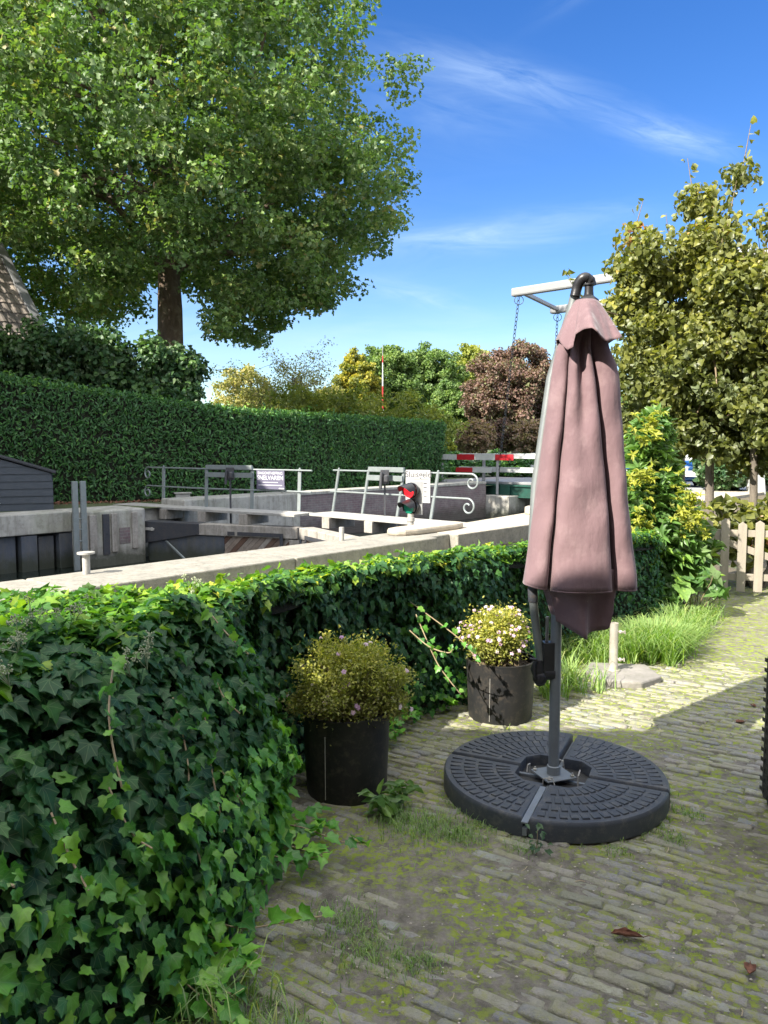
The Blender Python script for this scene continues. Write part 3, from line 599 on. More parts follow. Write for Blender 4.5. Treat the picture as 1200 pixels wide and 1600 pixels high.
# signs
a, b = upL(12.3, tL(12.3), 0), upL(11.62, tL(11.62), 0)
def board(name, a, b, z0, z1, mat, label, lines):
    a = Vector((a.x, a.y-.06, 0)); b = Vector((b.x, b.y-.06, 0)); c = (a+b)/2; d = (b-a); ang = math.atan2(d.y, d.x); w = d.length
    root = empty(name, (c.x, c.y, z0), label, 'sign')
    mb = MB(); mb.box((c.x, c.y, (z0+z1)/2), (w, .012, z1-z0), ang); mb.obj('sign_board', mat, root, bevel=.002)
    nn = Vector((d.y, -d.x, 0)).normalized()*.009; h = z1-z0
    for (txt, u, v, size, m_) in lines:
        p = c+d*(u-.5)+nn+Vector((0, 0, z0+h*v))
        if isinstance(txt, str): text('lettering', txt, size, p, (pi/2, 0, ang), m_, root, bold=.0007)
        else:
            mb = MB(); mb.box(p, (txt*w, .002, size), ang); mb.obj('text_line', m_, root)
    return root
board('warning_sign', a, b, .72, 1.10, 'sign_grey', 'small grey lilac sign reading DAGONTHEFFING SNELVAREN on the far railing', 
      [('DAGONTHEFFING', .5, .85, .075, 'ink_white'), ('SNELVAREN', .5, .60, .122, 'ink_white'), (.55, .5, .37, .012, 'ink_white'), (.85, .5, .22, .014, 'ink_white'), (.18, .9, .06, .02, 'ink_white')])
a, b = at(634, 740, Y=13.8), at(672, 740, Y=13.6)
tl = [('Sluisgeld', .52, .86, .15, 'ink'), (.86, .5, .72, .006, 'ink')]
for i_ in range(4):
    tl += [(.34-.05*(i_ % 2), .25, .60-.13*i_, .016, 'ink'), (.1, .60, .60-.13*i_, .016, 'ink'), (.14, .80, .60-.13*i_, .016, 'ink')]
board('tariff_sign', a, b, .58, 1.16, 'sign_white', 'white tariff sign headed Sluisgeld behind the signal light', tl)
# ---------------------------------------------------------------- signal light on the coping
L0 = ST(6.92, 8.45, .40)
sg = empty('signal_light', L0, 'two lamp lock signal with glowing red lens over green on a short pipe', 'signal light')
mb = MB(); mb.lathe(L0+Vector((0, 0, -.0)), [(.055, 0), (.055, .03), (.045, .04), (.045, .10), (.058, .11), (.058, .16), (.045, .165), (.045, .22)], 16); mb.obj('pipe', 'zinc', sg, smooth=True)
fd = Vector((-.72, -.69, 0)).normalized(); sd = Vector((-fd.y, fd.x, 0))
mb = MB(); ang_ = math.atan2(sd.y, sd.x); mb.box(L0+Vector((0, 0, .44))-fd*.11, (.25, .012, .48), ang_); mb.obj('back_board', 'grey_paint', sg, bevel=.004)
for k, (z, lm) in enumerate(((.545, 'red_lens'), (.315, 'green_lens'))):
    c = L0+Vector((0, 0, z))+sd*.0
    def ringpts(r, off): return [c+fd*off+sd*(r*cos(a))+Vector((0, 0, r*sin(a))) for a in np.linspace(0, 2*pi, 24, endpoint=False)]
    mb = MB(); vs = []; 
    for r, off in ((.0, .0), (.08, .005), (.108, .05), (.115, .09)): vs += ringpts(max(r, .001), off-.10 if r < .12 else off-.05)
    mb.add(vs, [(i*24+j, (i+1)*24+j, (i+1)*24+(j+1) % 24, i*24+(j+1) % 24) for i in range(3) for j in range(24)]); hs = mb.obj('lamp_housing', 'black_plastic', sg, smooth=True)
    mb = MB(); vs = [c+fd*.065]+ringpts(.06, .058)+ringpts(.100, .040); mb.add(vs, [(0, 1+j, 1+(j+1) % 24) for j in range(24)]+[(1+j, 25+j, 25+(j+1) % 24, 1+(j+1) % 24) for j in range(24)]); mb.obj('lens', lm, hs, smooth=True)
    mb = MB(); vs = []; A_ = np.linspace(R(-35), R(215), 22)
    for rr in (.115, .109):
        for a in A_:
            ln = .05+.17*max(0, sin(a))**.6 if sin(a) > 0 else .05
            for off in (.02, ln): vs.append(c+fd*off+sd*(rr*cos(a))+Vector((0, 0, rr*sin(a)-(.04*(off > .1)))))
    n2 = len(A_); fs = []
    for q in (0, n2*2):
        fs += [(q+2*j, q+2*j+1, q+2*j+3, q+2*j+2) for j in range(n2-1)]
    fs += [(2*j+1, n2*2+2*j+1, n2*2+2*j+3, 2*j+3) for j in range(n2-1)]
    mb.add(vs, fs); mb.obj('visor', 'black_plastic', hs, smooth=True)
# ---------------------------------------------------------------- small posts and the ladder
def bollard(p, h, r, label, cap, mat='zinc'):
    mb = MB(); prof = [(r, 0), (r, h)]
    if cap: prof += [(r*.9, h), (cap, h+.003), (cap, h+.02), (r*.3, h+.024)]
    mb.lathe(p, prof, 18); return tag(mb.obj('mooring_post', mat, smooth=True), label, 'mooring post')
bollard(ST(6.64, 3.43, .398), .185, .034, 'slim grey mooring post with disc cap on the pale coping at left', .078)
bollard(ST(6.68, 6.8, .398), .17, .032, 'short plain grey stub post on the coping in front of the lock gates', 0)
bollard(ST(14.6, 5.85, .328), .2, .04, 'small grey mooring post on the far quay before the dark hut', .07)
bollard(ST(14.5, 12.7, .428), .18, .045, 'short grey post on the concrete head behind the far railing', 0)
ld = empty('quay_ladder', ST(14.22, 6.9, -.6), 'grey steel ladder with two tall grab posts on the far quay wall', 'ladder')
for t_ in (6.95, 7.11):
    mb = MB(); mb.bar(ST(13.80, t_, -.75), ST(13.80, t_, .93), .05, .11, (.66, .751, 0)); mb.obj('stile', 'rail_steel', ld, bevel=.008)
for z in (-.45, -.2, .02, .22): mb = MB(); mb.tube([ST(13.80, 6.94, z), ST(13.80, 7.12, z)], .014, 8); mb.obj('rung', 'rail_steel', ld, smooth=True)
# ---------------------------------------------------------------- dark hut at the left
hx1 = at(84, 795, Y=15.6); 
hut = empty('clapboard_hut', (-8.2, 16.0, .3), 'low dark blue grey clapboard hut with sloping roof on the far quay', 'hut')
dirx = Vector((.92, .39, 0)).normalized(); diry = Vector((-.39, .92, 0)).normalized()
c0 = Vector((hx1.x, 15.6, 0)); Lh = 3.4
def hp(a, b, z): return c0-dirx*a+diry*b+Vector((0, 0, z))
roofz = lambda a: 1.10+.30*min(a/1.25, 1)*1.0 if a < 1.6 else 1.10+.30*1.28
roofz = lambda a: 1.02+.36*min(a, 1.5)/1.1
for b0, fl in ((0, 'front'),):
    mb = MB(); nbd = 7; z = .29
    for i in range(nbd+4):
        z0 = .29+i*.148; z1 = z0+.150
        if z0 > 1.45: break
        a0 = 0.0 if z1 <= 1.03 else max(0, (z1-1.02)*1.1/.36)
        a1 = 0.0 if z0 <= 1.03 else max(0, (z0-1.02)*1.1/.36)
        vs = [hp(a1, -.022, z0), hp(Lh, -.022, z0), hp(Lh, -.004, z1), hp(a0, -.004, z1), hp(a1, .04, z0), hp(Lh, .04, z0), hp(Lh, .04, z1), hp(a0, .04, z1)]
        mb.add(vs, [(0, 1, 2, 3), (7, 6, 5, 4), (0, 4, 5, 1), (3, 2, 6, 7), (0, 3, 7, 4), (1, 5, 6, 2)])
    mb.obj('clapboard_wall', 'hut_board', hut)
mb = MB(); mb.add([hp(.01, .042, .29), hp(Lh, .042, .29), hp(Lh, 1.2, .29), hp(.01, 1.2, .29), hp(.01, .042, 1.02), hp(1.4, .042, 1.47), hp(Lh, .042, 1.47), hp(.01, 1.2, 1.02), hp(1.4, 1.2, 1.47), hp(Lh, 1.2, 1.47)],
                 [(0, 1, 2, 3), (0, 3, 7, 4), (0, 4, 5, 6, 1), (3, 2, 9, 8, 7), (1, 6, 9, 2), (4, 7, 8, 5), (5, 8, 9, 6)]); mb.obj('side_wall', 'hut_board', hut)
mb = MB(); 
for (a0, z0, a1, z1) in ((-.06, 1.03, 1.42, 1.515), (1.42, 1.515, Lh, 1.515)):
    vs = [hp(a0, -.06, z0), hp(a1, -.06, z1), hp(a1, 1.25, z1), hp(a0, 1.25, z0)]; vs += [v+Vector((0, 0, .03)) for v in vs]
    mb.add(vs, [(3, 2, 1, 0), (4, 5, 6, 7), (0, 1, 5, 4), (1, 2, 6, 5), (2, 3, 7, 6), (3, 0, 4, 7)])
mb.obj('roof', 'felt', hut)
mb = MB(); mb.box(ST(16.2, 10.9, .36), (.35, .3, .14), .4); mb.box(ST(16.2, 10.9, .45), (.42, .36, .04), .4); tag(mb.obj('inspection_box', 'zinc', bevel=.015), 'small pale grey box at the hedge foot behind the far railing', 'box')
# ---------------------------------------------------------------- drawbridge
br = empty('drawbridge', ST(6, 24, .3), 'grey and green drawbridge with raised balance beams hanging on chains', 'drawbridge')
mb = MB(); quad_prism(mb, 4.5, 15.5, 22.06, 25.94, .34, .42); mb.obj('bridge_deck', 'grey_paint', br, bevel=.01)
for t_ in (22.0, 25.92):
    mb = MB(); quad_prism(mb, 4.5, 15.3, t_, t_+.08, -.05, .31); quad_prism(mb, 4.5, 15.32, t_-.06, t_+.14, .27, .332); quad_prism(mb, 4.5, 15.32, t_-.06, t_+.14, -.09, -.052)
    quad_prism(mb, 13.7, 14.1, t_-.085, t_-.061, -.1, .3); mb.obj('side_girder', 'green_paint', br, bevel=.006)
for t_ in (22.1, 25.8):
    mb = MB()
    for z, hh in ((1.28, .17), (.82, .17)): mb.bar(ST(4.6, t_, z), ST(15.9 if t_ < 23 else 15.2, t_, z), .05, hh)
    mb.obj('bridge_rail', 'white_paint', br, bevel=.01)
    for s_ in (14.9, 11.8, 8.8, 5.9): mb = MB(); mb.bar(ST(s_, t_+.06, .42), ST(s_, t_+.06, 1.3), .1, .1, (1, 0, 0)); mb.obj('rail_post', 'grey_paint', br, bevel=.008)
for t_ in (22.0, 25.7):
    mb = MB(); mb.bar(ST(13.75 if t_ < 23 else 14.4, t_, 6.60), ST(.3, t_, 6.6), .22, .27); mb.obj('balance_beam', 'grey_paint', br, bevel=.05)
mb = MB(); mb.bar(ST(13.45, 22.1, 6.6), ST(14.1, 25.6, 6.6), .12, .13); mb.bar(ST(6.7, 22.1, 6.6), ST(6.7, 25.6, 6.6), .2, .25); mb.bar(ST(10.2, 22.1, 6.6), ST(10.2, 25.6, 6.6), .1, .12); mb.obj('cross_beam', 'grey_paint', br, bevel=.02)
mb = MB(); quad_prism(mb, .3, 1.6, 22.2, 25.5, 6.2, 6.95); mb.obj('counterweight', 'grey_paint', br, bevel=.03)
for t_ in (21.75, 26.0):
    mb = MB(); mb.bar(ST(6.0, t_, .3), ST(6.6, t_, 6.75), .36, .36, (1, 0, 0)); mb.bar(ST(4.2, t_, .3), ST(6.4, t_, 6.4), .2, .2, (1, 0, 0)); mb.obj('tower_leg', 'white_paint', br, bevel=.03)
for t_ in (22.0, 25.75):
    mb = MB(); A = ST(13.5 if t_ < 23 else 14.15, t_, 6.45); B = ST(14.2 if t_ < 23 else 14.4, t_+(-.09 if t_ < 23 else 0), .30); Lc = (B-A).length; dd = (B-A)/Lc; nl = int(Lc/.13)
    e1 = dd.cross(Vector((0, 1, 0))).normalized(); e2 = dd.cross(e1)
    for i in range(nl):
        c = A+dd*(i+.5)*Lc/nl; e = (e1+e2).normalized() if i % 2 else (e1-e2).normalized()
        mb.tube([c+dd*(.085*cos(a))+e*(.042*sin(a)) for a in np.linspace(0, 2*pi, 9)], .010, 5, False)
    mb.obj('chain', 'black_steel', br)
    mb = MB(); mb.tube([A+Vector((0, 0, .02))+Vector((-.15*sin(a), 0, -.28*(1-cos(a))/2)) for a in np.linspace(0, 2*pi, 12)], .012, 5); mb.obj('shackle_loop', 'black_steel', br)
bb = empty('barrier', ST(16.6, 21.6, .3), 'short red and white striped barrier boards at the far end of the drawbridge', 'barrier')
for z in (1.24, .80):
    segs = [(16.9, 16.55, 'red_paint'), (16.55, 15.75, 'white_paint'), (15.75, 15.0, 'red_paint')] if z > 1 else [(16.2, 15.55, 'red_paint'), (15.55, 14.2, 'white_paint')]
    mb = MB(); 
    if z > 1: segs = [(16.75, 16.5, 0), (16.5, 15.72, 1), (15.72, 14.98, 0), (14.98, 14.15, 1), (14.15, 13.45, 0)]
    else: segs = [(15.75, 15.05, 0), (15.05, 14.3, 1)]
    for s0, s1, c_ in segs: mb.cur = c_; mb.bar(ST(s0, 21.72, z), ST(s1-.0, 21.72, z), .04, .19 if z > 1 else .16)
    mb.obj('striped_board', ['red_paint', 'white_paint'], bb)
for s_ in (16.4, 14.1): mb = MB(); mb.bar(ST(s_, 21.78, .0), ST(s_, 21.78, 1.15), .08, .08, (1, 0, 0)); mb.obj('barrier_post', 'grey_paint', bb)
mb = MB(); mb.lathe(ST(13.0, 27.5, .3), [(.09, 0), (.09, 1.0), (.05, 1.08)], 12); tag(mb.obj('bollard', 'white_paint', smooth=True), 'white bollard beyond the drawbridge railing', 'bollard')
mb = MB(); 
P0 = at(598, 640, Y=60)
root = empty('marker_mast', (P0.x, 60, 0), 'thin red and white mast rising behind the hedge before the trees', 'mast')
mb = MB(); zz = at(598, 640, Y=60).z; z1 = at(598, 556, Y=60).z; q = 0; 
while zz+q*.9 < z1: 
    mb.cur = 0 if (q < 2 or q >= 4) else 1
    mb.tube([(P0.x, 60, zz+q*.9), (P0.x, 60, min(z1, zz+q*.9+.9))], .055 if q < 3 else .04, 8); q += 1
mb.cur = 1; mb.tube([(P0.x, 60, .2), (P0.x, 60, zz)], .08, 8); mb.obj('mast_pole', ['red_paint', 'white_paint'], root)
mb = MB(); mb.tube([(P0.x, 60, z1), (P0.x, 60, z1+.8)], .03, 6); mb.obj('aerial', 'grey_paint', root)

# ---------------------------------------------------------------- hedge
def hedge():
    root = empty('laurel_hedge', (-4, 18.6, .29), 'long clipped dark green cherry laurel hedge standing along the far quay', 'hedge')
    path = [Vector((-17.5, 15.6, 0)), Vector((-8.5, 17.0, 0)), Vector((-3.9, 19.4, 0)), Vector((2.15, 27.2, 0))]; tops = [3.3, 3.12, 2.52, 2.42]
    th = 1.2; mb = MB()
    nrm = []
    for i in range(3):
        d = (path[i+1]-path[i]).normalized(); nrm.append(Vector((d.y, -d.x, 0)))
    offs = [nrm[0], (nrm[0]+nrm[1]).normalized(), (nrm[1]+nrm[2]).normalized(), nrm[2]]
    vs = []
    for p, t, n_ in zip(path, tops, offs):
        for b, z in ((.12, .29), (.12, t-.10), (th, t-.10), (th, .29)): vs.append(p-n_*b+Vector((0, 0, z)))
    fs = [(i*4+j, i*4+(j+1) % 4, (i+1)*4+(j+1) % 4, (i+1)*4+j) for i in range(3) for j in range(4)]+[(0, 1, 2, 3), (15, 14, 13, 12)]
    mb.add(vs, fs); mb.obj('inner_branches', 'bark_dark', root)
    P, N, T = [], [], []
    for i in range(3):
        a, b = np.array(path[i]), np.array(path[i+1]); L = np.linalg.norm(b-a); n_ = np.array(nrm[i])
        for reg in ('front', 'top', 'end'):
            if reg == 'front': cnt = int(L*2.6*420)
            elif reg == 'top': cnt = int(L*th*380)
            else:
                if i != 2: continue
                cnt = 1300
            u = rng.random(cnt); v = rng.random(cnt); tt = tops[i]+(tops[i+1]-tops[i])*u
            base = a+(b-a)*u[:, None]
            if reg == 'front':
                wob = .10*(fbm(u*L*1.6, v*4, 3, 5)-.5)*2+rng.normal(0, .035, cnt)
                z = .29+(tt-.29)*v**.95; p = base+n_*wob[:, None]; p[:, 2] = z; nn = np.tile(n_, (cnt, 1))
            elif reg == 'top':
                p = base-n_*(v*th)[:, None]; p[:, 2] = tt+rng.normal(.0, .04, cnt)+.10*(fbm(u*L*2, v*3, 2, 8)-.5)+np.where(rng.random(cnt) < .04, rng.random(cnt)*.22, 0); nn = np.tile([0, 0, 1.], (cnt, 1))
            else:
                dd = (b-a)/L; p = b-n_*(v*th)[:, None]+dd*rng.normal(0, .05, cnt)[:, None]; p[:, 2] = .29+(tops[3]-.29)*u; nn = np.tile(dd, (cnt, 1))
            P.append(p); N.append(nn)
    P = np.concatenate(P); N = np.concatenate(N); c = len(P)
    ori = unit(N*1.0+rng.normal(0, .55, (c, 3))+np.array([0, 0, .35])); D = rng.normal(0, .6, (c, 3))+np.array([0, 0, .75])+N*.35
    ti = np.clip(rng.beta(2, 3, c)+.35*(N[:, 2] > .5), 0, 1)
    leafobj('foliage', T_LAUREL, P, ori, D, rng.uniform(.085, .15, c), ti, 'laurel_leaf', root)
hedge()
# leaf litter strip at the hedge foot
c = 900; u = rng.random(c); P = np.array([-9.5, 16.6, .30])+u[:, None]*np.array([5.8, 2.3, 0])-np.array([-.35, .93, 0])*rng.uniform(0, .4, c)[:, None]*1.0; P[:, 2] = .30+rng.random(c)*.02
tag(leafobj('leaf_litter', T_DIA, P, rng.normal(0, .4, (c, 3))+[0, 0, 1], rng.normal(0, 1, (c, 3)), rng.uniform(.04, .09, c), rng.random(c), 'dead_leaf'), kind='stuff')
# ---------------------------------------------------------------- trees
def limb(mb, a, b, r0, r1, wob=.08, n=7):
    a = Vector(a); b = Vector(b); L = (b-a).length; pts = []
    for i in range(n):
        t = i/(n-1); p = a.lerp(b, t)+Vector((random.gauss(0, 1), random.gauss(0, 1), random.gauss(0, .5)))*wob*L*.5*sin(pi*t)*.5; pts.append(p)
    mb.tube(pts, [r0+(r1-r0)*i/(n-1) for i in range(n)], 7)
def crown(centers, rad, count, T, size, mat, root, up=.5, tintf=None, squash=.75, droop=0, name='crown', out=None):
    k = len(centers); ci = rng.integers(0, k, count); c = centers[ci]
    d = unit(rng.normal(0, 1, (count, 3))); r = rng.random(count)**.45; rr = (rad if np.isscalar(rad) else rad[ci])
    off = d*(r*rr)[:, None] if not np.isscalar(rr) else d*(r*rr)[:, None]
    off[:, 2] *= squash
    P = c+off; N = unit(d*.6+rng.normal(0, .55, (count, 3))+np.array([0, 0, up]))
    D = rng.normal(0, 1, (count, 3))+np.array([0, 0, -droop])+d*.4
    ti = rng.beta(2, 2, count); 
    ct = rng.normal(0, .16, k)[ci]; ti = np.clip(ti+ct, 0, 1)
    if tintf is not None: ti = tintf(P, ti)
    leafobj(name, T, P, N, D, rng.uniform(size*.7, size*1.25, count), ti, mat, root)
def ell_centers(c, rad, n, shell=.35, lump=.12, zmin=None):
    d = unit(rng.normal(0, 1, (n, 3))); r = rng.random(n)**shell
    r = r*(1+lump*np.sin(d[:, 0]*5+d[:, 2]*4+c[0])*np.cos(d[:, 1]*4+d[:, 2]*6))
    P = np.array(c)+d*r[:, None]*np.array(rad)
    if zmin is not None: P = P[P[:, 2] > zmin]
    return P
# the big plane tree
pc = Vector((-6.75, 24.5, .29)); pt = empty('plane_tree', pc, 'huge broad plane tree with thick brown trunk behind the laurel hedge', 'tree')
C0 = np.array([-8.35, 25.0, 10.0])
d = unit(rng.normal(0, 1, (2600, 3))); r = rng.random(2600)**.36
r = r*(1+.07*np.sin(d[:, 0]*7+d[:, 2]*5)*np.cos(d[:, 1]*5+d[:, 2]*8))*(1+np.where(rng.random(2600) < .12, rng.uniform(0, .07, 2600), 0))
cen = C0+d*r[:, None]*np.where(d[:, 2:3] > 0, np.array([[8.9, 8.0, 9.6]]), np.array([[8.9, 8.0, 5.9]]))
cen[:, 2] += 0; vis = ~((cen[:, 0] < -.39*cen[:, 1]) & (cen[:, 2] < 1.55+.27*cen[:, 1]) & (cen[:, 1] < 25)); keep = vis & ~((np.linalg.norm((cen-C0)/np.array([8.6, 8, 6]), axis=1) < .45))
cen = cen[keep & (cen[:, 2] < 19.5)]
rat = cen[:, 0]/cen[:, 1]*1200+600; hgt = 700-(cen[:, 2]-.45-1.55)/cen[:, 1]*1200      # keep the underside of the crown open round the trunk
lim_b = 62*((cen[:, 1] > 25.5) & (rat < 225)); cen = cen[hgt-lim_b < np.interp(rat, [-200, 60, 160, 215, 310, 340, 420, 510, 580, 650], [400, 485, 500, 462, 470, 548, 560, 505, 465, 340])]
crown(cen, .62, 175000, T_PLANE, .138, 'plane_leaf', pt, up=.7, squash=.6)
mb = MB(); mb.tube([pc+Vector((0, 0, 0)), pc+Vector((0, 0, 1.0)), pc+Vector((.02, 0, 3)), pc+Vector((.05, 0, 5.6)), pc+Vector((.0, .1, 7.5)), pc+Vector((-.3, .2, 10)), pc+Vector((-.4, .3, 14))], [.58, .48, .42, .38, .30, .2, .08], 16)
mb.obj('trunk', 'bark', pt, smooth=True)
mb = MB()
for i in range(46):
    q = cen[random.randrange(len(cen))]; z0 = random.uniform(6.3, 11.5); a = pc+Vector((0, .1, z0)); b = Vector(q.tolist()); 
    if b.z < a.z-.6: b.z = a.z+random.uniform(-.5, .5)
    limb(mb, a, b, .14 if i < 16 else .08, .02, .12)
mb.obj('branches', 'bark', pt, smooth=True)
# dark big-leaved bush above the hedge at the left
def bush(name, centers, rad, count, T, size, mat, label, cat, stems=6, stemmat='bark_grey', base_z=.29, up=.4, tintf=None, grp=None, squash=.8):
    c = centers.mean(0); root = empty(name, (c[0], c[1], base_z), label, cat, grp)
    crown(centers, rad, count, T, size, mat, root, up=up, name='foliage', tintf=tintf, squash=squash)
    mb = MB()
    for i in range(stems):
        q = centers[random.randrange(len(centers))]; limb(mb, (c[0]+random.gauss(0, .12), c[1]+random.gauss(0, .1), base_z-.02), q.tolist(), .035 if size > .05 else .006, .008 if size > .05 else .002, .1, 6)
    mb.obj('stems', stemmat, root, smooth=True); return root
cs = np.concatenate([ell_centers((-10.6, 20.3, 3.7), (1.9, 1., 1.2), 40), ell_centers((-8.4, 20.6, 3.6), (1.6, 1., 1.15), 40), ell_centers((-6.7, 21.0, 3.45), (1.2, .9, 1.0), 34), ell_centers((-5.75, 21.2, 3.2), (.75, .7, .95), 26)])
bush('hazel_bush', cs, .5, 21000, T_ROUND, .135, 'bush_leaf', 'dark large leaved bush rising over the hedge below the plane tree', 'bush', 16)
# small light birch above the hedge
bc = at(425, 640, Y=33); bt = empty('birch_tree', (bc.x, 33, .29), 'sparse pale yellowing tree with bare twigs behind the hedge right of the plane tree', 'tree')
mb = MB(); tips = []
for i in range(5):
    b0 = Vector((bc.x+random.uniform(-1.2, 1.2), 33+random.uniform(-.5, .5), .29)); b1 = b0+Vector((random.uniform(-1, 1), random.uniform(-.5, .5), random.uniform(3.2, 4.6))); limb(mb, b0, b1, .07, .03)
    for j in range(13):
        s0 = b0.lerp(b1, random.uniform(.4, 1)); s1 = s0+Vector((random.uniform(-1.5, 1.5), random.uniform(-1, 1), random.uniform(-.2, 1.0))); limb(mb, s0, s1, .022, .008)
        for q in range(5):
            t0 = s0.lerp(s1, random.uniform(.3, 1)); t1 = t0+Vector((random.gauss(0, .5), random.gauss(0, .4), random.gauss(.1, .35))); mb.tube([t0, t0.lerp(t1, .5)+Vector((0, 0, .05)), t1], [.010, .007, .004], 4); tips.append(t1)
mb.obj('trunk_and_branches', 'bark_grey', bt, smooth=True)
tips = np.array([tuple(t) for t in tips]); crown(tips, .42, 11000, T_TUFT, .065, 'birch_leaf', bt, up=.3)
# lit shrub tops behind the right part of the hedge
cs = np.concatenate([ell_centers((at(x_, 700, Y=29).x, 29+random.uniform(-1, 1), at(x_, y_, Y=29).z-.6), (1.0, .8, .8), 16) for x_, y_ in ((445, 612), (480, 612), (520, 620), (560, 618), (600, 622), (640, 628), (675, 640))])
bush('willow_shrub', cs, .42, 9000, T_LAUREL, .19, 'lime_leaf', 'sunlit yellow green leafy shrub row just behind the far part of the hedge', 'shrub', 8, up=.2)
def far_tree(name, px0, py_top, py_bot, hw, Y, mat, label, cat='tree', count=9000, size=None, grp=None, trunk=True, tintf=None, shell=.4):
    a = at(px0, py_top, Y=Y); b = at(px0, py_bot, Y=Y); rx = hw/1200*Y; rz = (a.z-b.z)/2; base_z = .29
    root = empty(name, (a.x, Y, base_z), label, cat, grp); size = size or max(.10, Y*.0028)
    cen = ell_centers((a.x, Y, (a.z+b.z)/2), (rx*.88, rx*.8, rz*.88), 330, shell, .13, zmin=base_z+.2)
    crown(cen, rx*.15, int(count*3.0), T_TUFT, size, mat, root, up=.5, tintf=tintf)
    if trunk:
        mb = MB(); mb.tube([(a.x, Y, base_z-.1), (a.x+.1, Y, base_z+(a.z-base_z)*.4), (a.x, Y, base_z+(a.z-base_z)*.8)], [rx*.07, rx*.05, rx*.01], 8)
        for i in range(10): q = cen[random.randrange(len(cen))]; limb(mb, (a.x, Y, random.uniform(base_z+(a.z-base_z)*.25, a.z*.6)), q.tolist(), rx*.025, rx*.006)
        mb.obj('trunk', 'bark_grey', root, smooth=True)
    return root
FG = 'trees beyond the hedge and canal'
far_tree('oak_tree', 605, 534, 680, 64, 66, 'oak_leaf', 'round dark green tree with a gold left flank directly behind the thin mast', grp=FG, count=15000)
far_tree('maple_tree', 556, 545, 690, 44, 62, 'gold_leaf', 'golden yellow autumn tree at the left end of the distant tree group', grp=FG, count=9000)
far_tree('oak_tree', 672, 530, 690, 62, 68, 'oak_leaf', 'round green tree between the thin mast and the light green tree', grp=FG, count=15000)
far_tree('ash_tree', 736, 528, 700, 58, 74, 'lime_leaf', 'light yellow green tree left behind the copper beech', grp=FG, count=12000)
far_tree('copper_beech', 806, 527, 712, 88, 46, 'copper_leaf', 'broad dark reddish brown copper beech left of the parasol', grp=FG, count=22000, size=.13)
far_tree('oak_tree', 700, 590, 720, 42, 55, 'oak_leaf', 'lower dark green tree filling the gap left of the copper beech', grp=FG, count=9000)
far_tree('hazel_tree', 515, 598, 680, 34, 48, 'birch_leaf', 'small yellowish tree under the golden tree just above the hedge', grp=FG, count=5000)
far_tree('garden_shrub', 742, 655, 712, 34, 36, 'pink_leaf', 'pinkish autumn shrub behind the red and white barrier', 'shrub', 4200, .10, 'shrubs behind the drawbridge', False)
far_tree('garden_shrub', 832, 652, 712, 36, 38, 'pink_leaf', 'pale pink brown shrub beneath the copper beech against the parasol', 'shrub', 4200, .10, 'shrubs behind the drawbridge', False)
far_tree('garden_shrub', 787, 650, 712, 32, 39, 'copper_leaf', 'dark brown shrub in the middle below the copper beech', 'shrub', 4200, .10, 'shrubs behind the drawbridge', False)
far_tree('garden_shrub', 695, 683, 722, 17, 34, 'yellow_leaf', 'small yellow shrub at the right end of the hedge', 'shrub', 1600, .09, 'shrubs behind the drawbridge', False)
for i, (x_, hw) in enumerate(((700, 45), (790, 60), (890, 60))):
    far_tree('clipped_hedge', x_, 706, 775, hw, 33.5, 'laurel_leaf', ('low dark hedge behind the barrier boards', 'low dark hedge seen through the drawbridge railing', 'low dark hedge hidden mostly by the parasol')[i], 'hedge', 3500, .12, 'low hedges along the canal', False)
for i, (x_, tp, hw, Y_f, mt, lb) in enumerate(((910, 560, 70, 60, 'oak_leaf', 'distant green tree hidden largely by the parasol top'), (1010, 600, 80, 50, 'oak_leaf', 'distant green tree behind the left linden'), (1130, 590, 90, 52, 'oak_leaf', 'distant green tree behind the middle linden trunk'), (1260, 590, 100, 50, 'lime_leaf', 'distant light green tree beyond the right edge'), (380, 560, 60, 70, 'birch_leaf', 'distant pale tree behind the sparse birch'))):
    far_tree('field_tree', x_, tp, 740, hw, Y_f, mt, lb, grp=FG, count=7000)
for i, (x_, Y_f, lb) in enumerate(((1132, 20.8, 'low clipped hedge beyond the road under the left linden'), (1215, 20.6, 'low clipped hedge beyond the road under the right linden'))):
    far_tree('clipped_hedge', x_, 690, 770, 46, Y_f, 'bush_leaf', lb, 'hedge', 5000, .12, 'low hedges along the canal', False)

# ---------------------------------------------------------------- house with tiled roof at the far left
hr = empty('gabled_house', (-14.5, 24, .29), 'house at far left showing only a steep brown tiled roof with pale verge', 'house')
# verge runs from upper left to lower right in the photo
V0 = at(0, 392, Y=21.6); V1 = at(62, 512, Y=21.6); vd = (V1-V0).normalized(); E0 = V0-vd*3.5; E1 = V1+vd*.8
dep = Vector((-.80, -.60, 0)) # roof runs away to the left from the verge
rn = vd.cross(dep).normalized(); rn = rn if rn.y < 0 else -rn
mb = MB(); Lr = (E1-E0).length; rows = int(Lr/.30); cols = 26
for r_ in range(rows):
    for c_ in range(cols):
        a = E0+vd*(r_*.30)+dep*(c_*.235+.05); sq = []
        for du in (0, .06, .12, .18, .235):
            hgt = .045*sin(pi*min(1, du/.19))
            sq.append(a+dep*du+rn*(hgt+.0)); sq.append(a+vd*.33+dep*du+rn*(hgt+.035))
        mb.add(sq, [(2*j, 2*j+1, 2*j+3, 2*j+2) for j in range(4)]+[(1, 9, 7, 5, 3)], random.random())
mb.obj('roof_tiles', 'roof_tile', hr)
mb = MB(); mb.bar(E0+rn*.03, E1+rn*.03, .22, .26, rn); mb.obj('verge_board', 'grey_paint', hr, bevel=.01)
